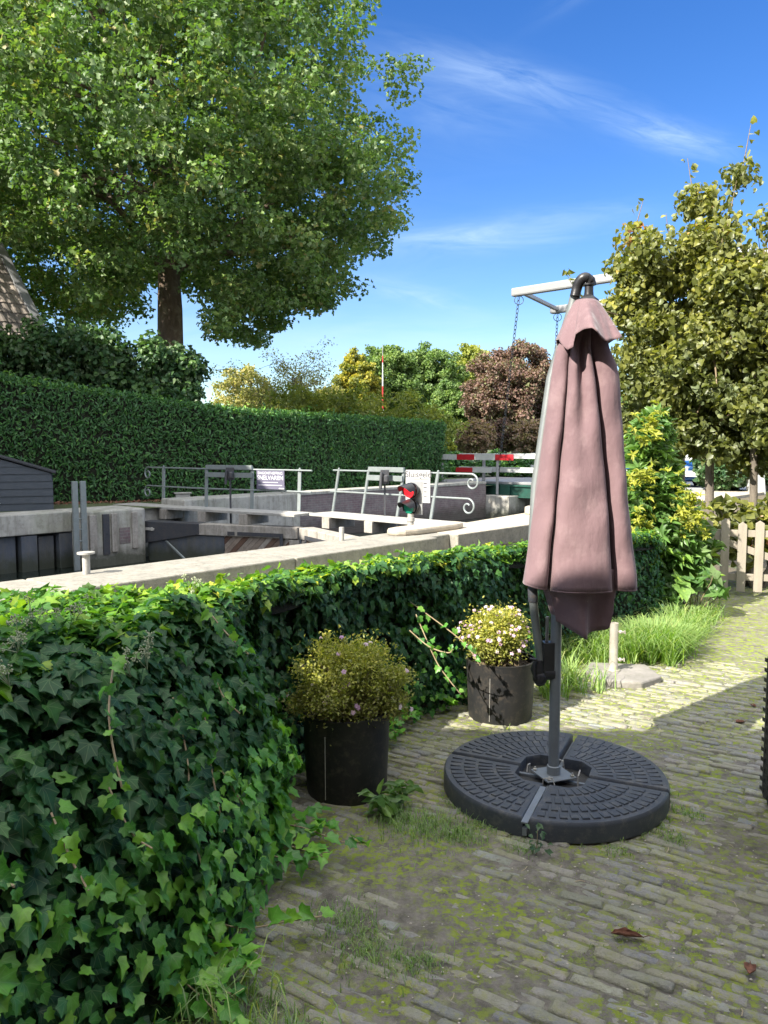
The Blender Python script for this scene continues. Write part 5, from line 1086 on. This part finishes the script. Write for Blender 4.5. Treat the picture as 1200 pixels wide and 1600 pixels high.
# ---------------------------------------------------------------- parasol, folded
UB = Vector((.775, 3.40, 0))
pu = empty('parasol', UB+Vector((0, 0, .02)), 'closed cantilever parasol with faded plum cloth on a grey pole', 'parasol')
def up_pt(px0, py0, d=0.): p = at(px0, py0, Y=3.40); return Vector((p.x, p.y-d, p.z))
def section(L, g1, g2, Rr, ds, mid=.135):
    f = [(L, .02)]+[(L+(g1-L)*a, d) for a, d in ((.22, .085), (.58, .115), (.86, .105), (.97, .05))]+[(g1+.5, -.02)]
    f += [(g1+(g2-g1)*a, d) for a, d in ((.02, .07), (.07, .125), (.25, .152), (.5, mid), (.74, .155), (.92, .135), (.98, .07))]+[(g2, -.01)]
    f += [(g2+(Rr-g2)*a, d) for a, d in ((.06, .06), (.2, .10), (.55, .115), (.88, .08))]+[(Rr, .0)]
    w = Rr-L; f += [(Rr-w*a, d) for a, d in ((.05, -.06), (.18, -.12), (.30, -.04), (.42, -.15), (.56, -.06), (.68, -.15), (.80, -.05), (.92, -.10))]
    return [Vector((x, d*ds, 0)) for x, d in f]
lev = [(478, 900, 908, 922, 934, .12, .13), (510, 888, 900, 921, 944, .25, .12), (545, 870, 888, 919, 950, .42, .08), (572, 864, 884, 922, 962, .52, .09), (592, 861, 882, 924, 966, .56, .11), (650, 853, 877, 930, 969, .66, .13), (700, 846, 872, 935, 971, .74, .145), (760, 838, 865, 940, 975, .83, .155), (840, 827, 857, 945, 983, .93, .16), (898, 819, 852, 948, 989, 1.0, .158), (917, 817, 851, 949, 990, 1.0, .158)]
secs = [(l[0], catmull(section(*l[1:6], l[6]), 5, True)) for l in lev]
rows_y = []
for i in range(len(secs)-1):
    m_ = max(2, int((secs[i+1][0]-secs[i][0])/9))
    rows_y += [(i, j/m_) for j in range(m_)]
rows_y.append((len(secs)-2, 1.0)); nn_ = len(secs[0][1]); vs = []
for ri, (i, f) in enumerate(rows_y):
    a, b = secs[i][1], secs[i+1][1]; yv = secs[i][0]+(secs[i+1][0]-secs[i][0])*f
    for j in range(nn_):
        q = a[j].lerp(b[j], f); amp = min(1, (yv-470)/150)
        wr = .0045*amp*(math.sin(yv*.035+j*.31)+.6*math.sin(yv*.09+j*.17+1.3))
        last = yv > 900; ysl = (4.0*(q.x < 852)*(852-q.x)/34*-1.6 if last else 0)*(yv-900)/17
        vs.append(up_pt(q.x, yv+ysl, q.y+wr))
mb = MB(); nr2 = len(rows_y)
mb.add(vs, [(i*nn_+j, i*nn_+(j+1) % nn_, (i+1)*nn_+(j+1) % nn_, (i+1)*nn_+j) for i in range(nr2-1) for j in range(nn_)])
cl = mb.obj('canopy', 'parasol_cloth', pu, smooth='all'); so_ = cl.modifiers.new('cloth', 'SOLIDIFY'); so_.thickness = .003
# hem seam
mb = MB(); mb.tube([vs[(nr2-1)*nn_+j]+Vector((0, -.001, .004)) for j in range(nn_)]+[vs[(nr2-1)*nn_]+Vector((0, -.001, .004))], .0035, 5, False); mb.obj('hem', 'parasol_cloth', cl, smooth='all')
for j_ in (45, 60, 105):
    mb = MB(); mb.tube([vs[r_*nn_+j_]+Vector((0, -.0012, 0)) for r_ in range(3, nr2)], .0016, 5); mb.obj('seam', 'parasol_cloth', cl, smooth='all')
# vent flap
def flap(n=120, m_=16):
    vs = []
    hem = [(0, 532), (.05, 543), (.09, 553), (.125, 549), (.14, 530), (.18, 524), (.21, 525), (.25, 536), (.30, 542), (.36, 539), (.42, 535), (.50, 530), (.56, 535), (.62, 536), (.70, 540), (.80, 535), (.9, 540), (1, 532)]
    # angle parameter: 0 = left, .25.. = front, .5 = right, then the back
    for i in range(m_+1):
        t = i/m_
        for j in range(n):
            a = j/n; hy = np.interp(a, [h[0] for h in hem], [h[1] for h in hem]); th_ = pi-a*2*pi    # a 0 -> left (-x), .25 -> front
            fl = 1+.22*t*sin(a*2*pi*5+.6)+.10*t*sin(a*2*pi*9+2)
            rx = (17+(27*t**.9))*(1 if True else 1); rd = (.045+.085*t)*fl
            fx = cos(th_); fd_ = math.sin(a*2*pi)
            xx = 916+fx*(16+(31 if fx < 0 else 28)*t**.85)*(1+.05*t*sin(a*31)); yv = 470+(hy-470)*t
            vs.append(up_pt(xx, yv, fd_*rd+.0+(.06*t if fd_ > 0 else 0)))
    mb = MB(); mb.add(vs, [(i*n+j, i*n+(j+1) % n, (i+1)*n+(j+1) % n, (i+1)*n+j) for i in range(m_) for j in range(n)]); o = mb.obj('vent_flap', 'parasol_cloth', pu, smooth='all'); s = o.modifiers.new('cloth', 'SOLIDIFY'); s.thickness = .003
flap()
# cloth hanging out below the hem
def tail(n=120, m_=12):
    hem = [(0, 958), (.08, 963), (.14, 970), (.19, 983), (.22, 990), (.28, 985), (.33, 981), (.365, 978), (.385, 956), (.43, 946), (.5, 936), (.56, 930), (.7, 920), (.85, 930), (1, 942)]
    vs = []
    for i in range(m_+1):
        t = i/m_
        for j in range(n):
            a = j/n; hy = np.interp(a, [h[0] for h in hem], [h[1] for h in hem]); th_ = pi-a*2*pi
            xx = 903+5*t+cos(th_)*(64-16*t)+(6*t*sin(a*2*pi*6)); rd = (.10-.03*t)*math.sin(a*2*pi)*(1+.45*t*sin(a*2*pi*5+1.)); yv = 885+(hy-885)*t
            vs.append(up_pt(xx, yv, rd+.01))
    mb = MB(); mb.add(vs, [(i*n+j, i*n+(j+1) % n, (i+1)*n+(j+1) % n, (i+1)*n+j) for i in range(m_) for j in range(n)]); o = mb.obj('hanging_cloth', 'parasol_cloth', pu, smooth='all'); s = o.modifiers.new('cloth', 'SOLIDIFY'); s.thickness = .003
tail()
mb = MB(); mb.tube([UB+Vector((0, 0, .09)), UB+Vector((0, 0, .96)), UB+Vector((.01, 0, 1.55))], .0245, 24); mb.obj('mast', 'pole_alu', pu, smooth=True)
mb = MB(); mb.tube([up_pt(904, 452, -.04), up_pt(898, 480, -.05), up_pt(866, 590, -.06), up_pt(841, 760, -.05), up_pt(831, 885, .0), up_pt(831, 912, .0)], .0225, 18); mb.obj('arm', 'arm_alu', pu, smooth=True)
mb = MB(); mb.tube([up_pt(832, 914, 0), up_pt(833, 940, 0)], .022, 18); mb.obj('arm_clamp', 'black_steel', pu, smooth=True)
mb = MB(); mb.tube([up_pt(833, 938, 0), up_pt(838, 985, 0), up_pt(845, 1032, .0)], .0185, 18); mb.obj('lower_arm', 'arm_alu', pu, smooth=True)
mb = MB(); mb.tube([up_pt(842, 1030, 0), up_pt(840, 1045, 0), up_pt(845, 1070, 0)], [.022, .034, .020], 14); mb.ball(up_pt(843, 1058, .01), .034, (1, .8, 1), 10); mb.box(up_pt(856, 1030, 0), (.05, .05, .16)); mb.tube([up_pt(850, 1052, -.0), up_pt(866, 1052, -.0)], .03, 12)
mb.tube([up_pt(826, 1027, .02), up_pt(838, 1029, .03)], .006, 8); mb.tube([up_pt(832, 1030, .03), up_pt(833, 1058, .035)], .006, 8); mb.obj('pivot_joint', 'black_plastic', pu, smooth=True, bevel=.004)
mb = MB(); mb.tube([up_pt(857, 965, -.02), up_pt(855, 1025, -.02)], .008, 8); mb.obj('pull_strap', 'grey_paint', pu)
hk = [up_pt(900, 462, -.02), up_pt(903, 450, -.02), up_pt(906, 440, -.01), up_pt(912, 434, 0), up_pt(919, 435, 0), up_pt(925, 441, 0), up_pt(926, 446, 0)]
mb = MB(); mb.tube(catmull(hk, 4), [.022]*(6*4-8)+[.020]*4+[.016]*5, 14); mb.obj('hook_arm', 'black_plastic', pu, smooth=True)
mb = MB(); mb.lathe(up_pt(920, 462), [(.021, 0), (.019, .02), (.019, .04), (.026, .043), (.026, .05), (.012, .052)], 16); mb.lathe(up_pt(919, 470), [(.046, -.004), (.044, .004), (.026, .018), (.018, .026)], 20); mb.tube([up_pt(921, 447), up_pt(919.5, 441)], .004, 6); mb.obj('top_hub', 'black_plastic', pu, smooth=True)
# weighted base of four quarter plates
bs_ = empty('umbrella_stand', UB, 'round dark base of four patterned weight plates under the closed parasol', 'parasol base')
RB = .50; HB = .082
def plate(q):
    a0 = R(-25)+q*pi/2; g_ = .011
    M = Matrix.Rotation(a0, 3, 'Z'); tp_z = HB
    def W_(x, y, z): return UB+M @ Vector((x, y, z))
    # outline of the plate in its own quadrant, pulled g_ away from both axes, with a stepped hole at the centre
    inn = .155
    arc = []
    a_s = math.asin(g_/RB); na = 26
    for i in range(na+1):
        a = a_s+(pi/2-2*a_s)*i/na; arc.append((RB*cos(a), RB*sin(a)))
    hole = [(g_, inn), (inn*.62, inn*.98), (inn*.98, inn*.62), (inn, g_)]
    out = arc+hole
    def sh(P, e):   # inset for rounded rim
        c = (RB*.42, RB*.42); return [(x+(c[0]-x)*e, y+(c[1]-y)*e) for x, y in P]
    n_ = len(out); mb = MB()
    vs = [W_(x, y, 0) for x, y in out]+[W_(x, y, tp_z-.018) for x, y in sh(out, -.0)]+[W_(x, y, tp_z-.006) for x, y in sh(out, .012)]+[W_(x, y, tp_z) for x, y in sh(out, .034)]
    fs = [(k_*n_+i, k_*n_+(i+1) % n_, (k_+1)*n_+(i+1) % n_, (k_+1)*n_+i) for k_ in range(3) for i in range(n_)]
    mb.add(vs, fs); 
    # top face as fan strips between arc and hole to stay planar
    base = len(mb.v); mb.add([W_(x, y, tp_z) for x, y in sh(out, .034)], [tuple(range(n_))])
    o = mb.obj('weight_plate', 'base_plastic', bs_, smooth=True)
    # raised wedge blocks in rings
    mb = MB(); rings = [(.195, .262, 9), (.275, .342, 12), (.355, .408, 14), (.420, .470, 15)]
    for ri, (r0, r1, k_) in enumerate(rings):
        am = math.asin(.03/r0)
        for i in range(k_):
            b0 = am+(pi/2-2*am)*(i+.10)/k_; b1 = am+(pi/2-2*am)*(i+.80)/k_
            h = .0058; e = .004
            P4 = [(r0, b0), (r1, b0), (r1, b1), (r0, b1)]; bc_ = (b0+b1)/2; rc_ = (r0+r1)/2
            lo = [W_(r*cos(b), r*sin(b), tp_z-.001) for r, b in P4]; 
            # each block slopes up towards the rim and one side so that its edge throws a line of shade
            hi = [W_((r+(rc_-r)*.06)*cos(b+(bc_-b)*.12), (r+(rc_-r)*.06)*sin(b+(bc_-b)*.12), tp_z+(h if r == r1 else .0022)+(.0012 if b == b1 else 0)) for r, b in P4]
            mb.add(lo+hi, [(4, 5, 6, 7), (0, 1, 5, 4), (1, 2, 6, 5), (2, 3, 7, 6), (3, 0, 4, 7)])
    mb.obj('raised_blocks', 'base_plastic', o)
for q in range(4): plate(q)
mb = MB()
for q in range(4):
    a = R(-25)+q*pi/2; d_ = Vector((cos(a), sin(a), 0)); mb.bar(UB+d_*.03+Vector((0, 0, .03)), UB+d_*(.515 if q == 3 else .47)+Vector((0, 0, .03)), .018, .03)
q = 3; a = R(-25)+q*pi/2; d_ = Vector((cos(a), sin(a), 0)); mb.bar(UB+d_*.2+Vector((0, 0, .085)), UB+d_*.52+Vector((0, 0, .07)), .026, .006)
mb.obj('cross_frame', 'pole_alu', bs_)
mb = MB(); mb.lathe(UB, [(.175, .0), (.175, .035), (.0, .036)], 24); mb.obj('center_tray', 'base_side', bs_)
mb = MB(); mb.box(UB+Vector((0, 0, .065)), (.15, .15, .006), R(20)); mb.lathe(UB, [(.031, .068), (.031, .105), (.027, .108)], 20); mb.obj('mount_plate', 'pole_alu', bs_, bevel=.001)
for q in range(4):
    a = R(65)+q*pi/2; d_ = Vector((cos(a), sin(a), 0)); mb = MB(); p_ = UB+Vector((cos(R(20+45)+q*pi/2)*.085, sin(R(20+45)+q*pi/2)*.085, .069)); mb.lathe(p_, [(.009, 0), (.009, .007), (.004, .008), (.004, .016)], 6); mb.obj('bolt', 'alu', bs_)
    e = UB+d_*.115+Vector((0, 0, .05)); s_ = Vector((-d_.y, d_.x, 0)); mb = MB(); mb.tube([e-s_*.025+Vector((0, 0, -.01)), e-s_*.02+Vector((0, 0, .035)), e+s_*.02+Vector((0, 0, .045)), e+s_*.03+Vector((0, 0, .015))], .0035, 7); mb.obj('wire_handle', 'zinc', bs_, smooth=True)
# ---------------------------------------------------------------- steel sleeve on its slab
sl_p = Vector((1.56, 5.12, 0))
mb = MB(); mb.prism([Vector((1.42, 4.90, 0)), Vector((1.66, 4.84, 0)), Vector((1.84, 4.98, 0)), Vector((1.83, 5.26, 0)), Vector((1.45, 5.32, 0)), Vector((1.36, 5.12, 0))], -.03, .045)
tag(mb.obj('stone_slab', 'slab', bevel=.012), 'flat grey slab carrying the steel parasol sleeve', 'slab')
sv = empty('parasol_sleeve', sl_p+Vector((0, 0, .045)), 'shiny steel parasol sleeve with two thumb screws standing on a slab', 'parasol sleeve')
mb = MB(); mb.lathe(sl_p, [(.05, .046), (.05, .050), (.029, .052), (.029, .37), (.025, .37), (.025, .30)], 24); mb.obj('tube', 'alu', sv, smooth=True)
for z in (.12, .31): mb = MB(); mb.tube([sl_p+Vector((.028, -.01, z)), sl_p+Vector((.06, -.015, z))], .006, 8); mb.ball(sl_p+Vector((.04, -.012, z)), .014, n=6); mb.box(sl_p+Vector((.066, -.016, z)), (.006, .022, .022)); mb.obj('thumb_screw', 'alu', sv, smooth=True)
# ---------------------------------------------------------------- rattan armchair at the right edge
def chair(p, ang):
    root = empty('rattan_armchair', p, 'black woven rattan armchair cut off by the right edge', 'armchair'); M = Matrix.Rotation(ang, 3, 'Z'); P_ = Vector(p)
    def T(v): return P_+M @ Vector(v)
    def panel(name, c, d):
        mb = MB(); mb.box(T(c), d, ang); o = mb.obj(name, 'rattan', root, bevel=.015)
        # weave: horizontal and vertical strands raised on the faces
        ax = 0 if d[0] < d[1] else 1; w = d[1-ax]; k_ = int(d[2]/.022)
        for s in (-1, 1):
            mb = MB()
            for i in range(k_):
                for j in range(int(w/.03)):
                    if (i+j) % 2: continue
                    z = c[2]-d[2]/2+.012+i*.022; q = -w/2+.016+j*.03; v = [c[0], c[1], z]; v[ax] += s*(d[ax]/2+.001); v[1-ax] += q; sz = [0, 0, .017]; sz[ax] = .003; sz[1-ax] = .034; mb.box(T(v), sz, ang)
            mb.obj('weave', 'rattan', o)
    panel('arm_panel', (.03, .36, .345), (.06, .72, .63)); panel('arm_panel', (.67, .36, .345), (.06, .72, .63)); panel('backrest', (.35, .70, .42), (.58, .06, .78)); panel('seat', (.35, .33, .22), (.578, .62, .3))
    mb = MB(); mb.box(T((.35, .32, .42)), (.56, .60, .09), ang); mb.obj('cushion', 'felt', root, bevel=.03)
    for x in (.03, .67):
        for y in (.04, .68): mb = MB(); mb.lathe(T((x, y, 0)), [(.016, 0), (.02, .03)], 10); mb.obj('foot', 'black_steel', root)
chair((1.655, 2.545, .0), 0)
# ---------------------------------------------------------------- grass, moss, weeds, litter on the paving
def blades(name, P, H, lean, wid, tint, mat, kind=None, label=None, cat=None):
    c = len(P); az = rng.uniform(0, 2*pi, c); dx = np.stack([np.cos(az), np.sin(az), np.zeros(c)], -1); w = np.stack([-np.sin(az), np.cos(az), np.zeros(c)], -1)*wid[:, None]
    L = (lean*H)[:, None]*dx; Hh = np.zeros((c, 3)); Hh[:, 2] = H
    a = P; b = P+Hh*.45+L*.18; d_ = P+Hh*.82+L*.55; e = P+Hh*(1-.25*np.abs(lean))[:, None]+L
    V_ = np.stack([a-w, a+w, b-w*.9, b+w*.9, d_-w*.6, d_+w*.6, e], 1); f = np.array([(0, 1, 3), (0, 3, 2), (2, 3, 5), (2, 5, 4), (4, 5, 6)])
    F_ = (f[None]+(np.arange(c)*7)[:, None, None]).reshape(-1, 3)
    o = link(name, npmesh(name, V_.reshape(-1, 3), F_, np.repeat(tint, 5)), mat); 
    return tag(o, label, cat, None, kind)
def tufts(centers, per, spread, h, wid=.0018):
    P = []; H = []
    for (x, y, s) in centers:
        k_ = int(per*s); p = np.stack([rng.normal(x, spread*s, k_), rng.normal(y, spread*s, k_), np.zeros(k_)], -1); p[:, 2] = und(p[:, 0], p[:, 1])-.008; P.append(p); H.append(rng.uniform(.35, 1, k_)*h*s)
    P = np.concatenate(P); H = np.concatenate(H); return P, H
# long grass by the sleeve
P = []
for (cx0, cy0, sx_, sy_, k_) in ((1.35, 5.75, .40, .40, 2600), (2.05, 5.65, .32, .35, 4200), (2.6, 6.15, .30, .30, 2600), (3.0, 6.7, .25, .25, 1200), (2.2, 5.5, .45, .3, 1500), (1.25, 4.95, .10, .18, 240), (1.0, 4.70, .08, .08, 120)):
    p = np.stack([rng.normal(cx0, sx_*.6, k_), rng.normal(cy0, sy_*.6, k_), np.zeros(k_)], -1); P.append(p)
P = np.concatenate(P); c = len(P); clump = P.copy(); clump[:, 0] = np.round(P[:, 0]/.11)*.11+rng.normal(0, .018, c); clump[:, 1] = np.round(P[:, 1]/.13)*.13+rng.normal(0, .03, c); clump[:, 0] += .07*vnoise(P[:, 1]*9, P[:, 0]*3, 8)
ok = (clump[:, 0] < 1.95+.66*(clump[:, 1]-5.25)+rng.normal(0, .06, c)) & (clump[:, 1] > 4.6) & ~((clump[:, 0] > 1.28) & (clump[:, 0] < 2.0) & (clump[:, 1] > 4.84) & (clump[:, 1] < 5.36)); clump = clump[ok]; c = len(clump)
blades('grass', clump, rng.uniform(.09, .30, c)*(.45+1.1*fbm(clump[:, 0]*2.5, clump[:, 1]*2.5, 2, 31)), rng.uniform(.4, 1.6, c), rng.uniform(.0022, .0045, c), np.clip(.25+.75*rng.beta(2.4, 2, c), 0, 1), 'grass_blade', 'stuff')
# short turf patches and joint tufts
ct = [(.13, 3.02, 1.3), (.28, 2.98, 1.0), (.05, 3.1, .8), (-.05, 2.25, .9), (-.12, 2.4, .9), (.1, 2.2, .7), (-.42, 2.0, 1.2), (-.30, 1.85, 1.), (.33, 2.95, .6), (1.3, 3.15, .5), (.42, 3.05, .5), (.55, 2.87, .5), (.9, 2.86, .4), (1.15, 2.95, .5)]
P, H = tufts(ct, 420, .065, .055); c = len(P); blades('turf', P, H, rng.uniform(.2, 1.2, c), rng.uniform(.0009, .0018, c), rng.random(c)*.8, 'grass_blade', 'stuff')
P, H = tufts([(-.42, 1.93, 1.2), (-.25, 1.88, .9), (-.5, 2.1, 1.), (.92, 3.95, .5), (.62, 3.95, .5)], 60, .07, .16); c = len(P); blades('grass', P, H, rng.uniform(.4, 1.3, c), rng.uniform(.0016, .0028, c), rng.random(c), 'grass_blade', 'stuff')
ct = []
while len(ct) < 700:
    x, y = random.uniform(-.3, 3.2), random.uniform(1.7, 6.5)
    if float(fbm(x*1.6, y*1.6, 2, 77)) > .42 and (x-.775)**2+(y-3.4)**2 > .27: ct.append((x, y, random.uniform(.2, .55)))
P, H = tufts(ct, 60, .035, .028); c = len(P); blades('moss', P, H, rng.uniform(.2, 1.5, c), rng.uniform(.0008, .0016, c), rng.random(c), 'moss_blade', 'stuff')
# rim of grass round the base
ct = [(.775+.515*cos(a), 3.40+.515*sin(a), random.uniform(.25, .6)) for a in np.linspace(R(-170), R(20), 60) if random.random() < .6]
P, H = tufts(ct, 26, .022, .07); k_ = (P[:, 0]-.775)**2+(P[:, 1]-3.4)**2 > .504**2; P, H = P[k_], H[k_]; c = len(P); blades('grass', P, H, rng.uniform(.3, 1.2, c), rng.uniform(.001, .0016, c), rng.random(c)*.9, 'grass_blade', 'stuff')
# small weeds in the joints
for i, (x, y, lab) in enumerate(((.585, 2.83, 'small grey green weed growing out of the gap in the parasol base'), (-.02, 3.13, 'broad leaved weed at the front of the dark tub'), (.06, 3.2, 'toothed weed at the right foot of the dark tub'))):
    c = 26; P = np.tile([x, y, .01], (c, 1))+rng.normal(0, .02, (c, 3)); P[:, 2] = rng.uniform(.01, .09 if i == 0 else .1, c); az = rng.uniform(0, 2*pi, c)
    D = np.stack([np.cos(az), np.sin(az), rng.uniform(.0, .8, c)], -1); rt = empty('weed', (x, y, 0), lab, 'weed')
    leafobj('leaves', T_DIA if i == 0 else T_LAUREL, P, rng.normal(0, .3, (c, 3))+[0, -.3, 1], D, rng.uniform(.02, .035, c) if i == 0 else rng.uniform(.05, .1, c), rng.random(c)*.6, 'shrub_leaf' if i else 'bush_leaf', rt)
    mb = MB(); mb.tube([(x, y, -.005), (x+.003, y, .09)], .0016, 5); mb.obj('stem', 'vine_stem', rt)
# dry leaves
def dry_leaf(p, L, w, ang, curl, label):
    mb = MB(); M = Matrix.Rotation(ang, 3, 'Z'); n_ = 9; m_ = 6; vs = []
    for i in range(n_+1):
        t = i/n_; ww = w*(sin(pi*t)**.6)*(1-.3*t)
        for j in range(m_+1):
            s = j/m_*2-1; a = s*curl; vs.append(Vector(p)+M @ Vector(((t-.5)*L, sin(a)*ww/curl*1.0+random.gauss(0, .0015), (1-cos(a))*ww/curl*1.0+.004+random.gauss(0, .0012)+.01*(t-.5)**2)))
    mb.add(vs, [(i*(m_+1)+j, i*(m_+1)+j+1, (i+1)*(m_+1)+j+1, (i+1)*(m_+1)+j) for i in range(n_) for j in range(m_)])
    mb.tube([Vector(p)+M @ Vector((.48*L, 0, .006)), Vector(p)+M @ Vector((.68*L, .004, .012))], .0012, 5)
    o = mb.obj('fallen_leaf', 'dead_leaf', smooth='all'); s = o.modifiers.new('leaf', 'SOLIDIFY'); s.thickness = .0008; return tag(o, label, 'leaf', 'fallen leaves on the paving')
q = at(980, 1465, z=0); dry_leaf((q.x, q.y, .002), .10, .028, R(-12), 1.9, 'large curled rust brown dead leaf on the paving in the foreground')
q = at(1172, 1518, z=0); dry_leaf((q.x, q.y, .002), .05, .03, R(60), 1.5, 'crumpled dull brown dead leaf near the bottom right corner')
q = at(1157, 1130, z=0); dry_leaf((q.x, q.y, .002), .06, .022, R(10), 1.2, 'small red brown dead leaf on the paving left of the rattan chair')
q = at(1183, 1132, z=0); dry_leaf((q.x+.12, q.y+.3, .002), .05, .02, R(100), 1.2, 'pale dead leaf behind the rattan chair corner')
# bits of straw and twig
mb = MB()
for i in range(230):
    x, y = random.uniform(-.4, 2.6), random.uniform(1.75, 5.5)
    if (x-.775)**2+(y-3.4)**2 < .27: continue
    a = random.uniform(0, pi); L = random.uniform(.008, .05); z = float(und(x, y))+.003; mb.tube([(x, y, z), (x+L*.5*cos(a), y+L*.5*sin(a), z+random.uniform(0, .004)), (x+L*cos(a+.2), y+L*sin(a+.2), z)], random.uniform(.0006, .0018), 4)
tag(mb.obj('straw_litter', 'straw'), kind='stuff')
mb = MB()
for i in range(2600):
    x, y = random.uniform(-.5, 2.8), random.uniform(1.7, 5.5)
    if (x-.775)**2+(y-3.4)**2 < .27: continue
    mb.ball((x, y, float(und(x, y))+.001), random.uniform(.001, .004), (1.3, 1, .6), 4)
tag(mb.obj('grit', 'light_stone'), kind='stuff')
for i, (a, b, c_) in enumerate(((at(405, 1360, z=.0), at(440, 1352, z=0), at(492, 1362, z=0)), (at(420, 1290, z=0), at(455, 1325, z=0), at(500, 1340, z=0)))):
    mb = MB(); mb.tube([a+Vector((0, 0, .01)), b+Vector((0, 0, .02)), c_+Vector((0, 0, .008))], [.003, .0025, .0015], 6); tag(mb.obj('dry_twig', 'twig'), ('dry twig on the paving beside the ivy runners', 'longer dry twig below the dark tub')[i], 'twig')
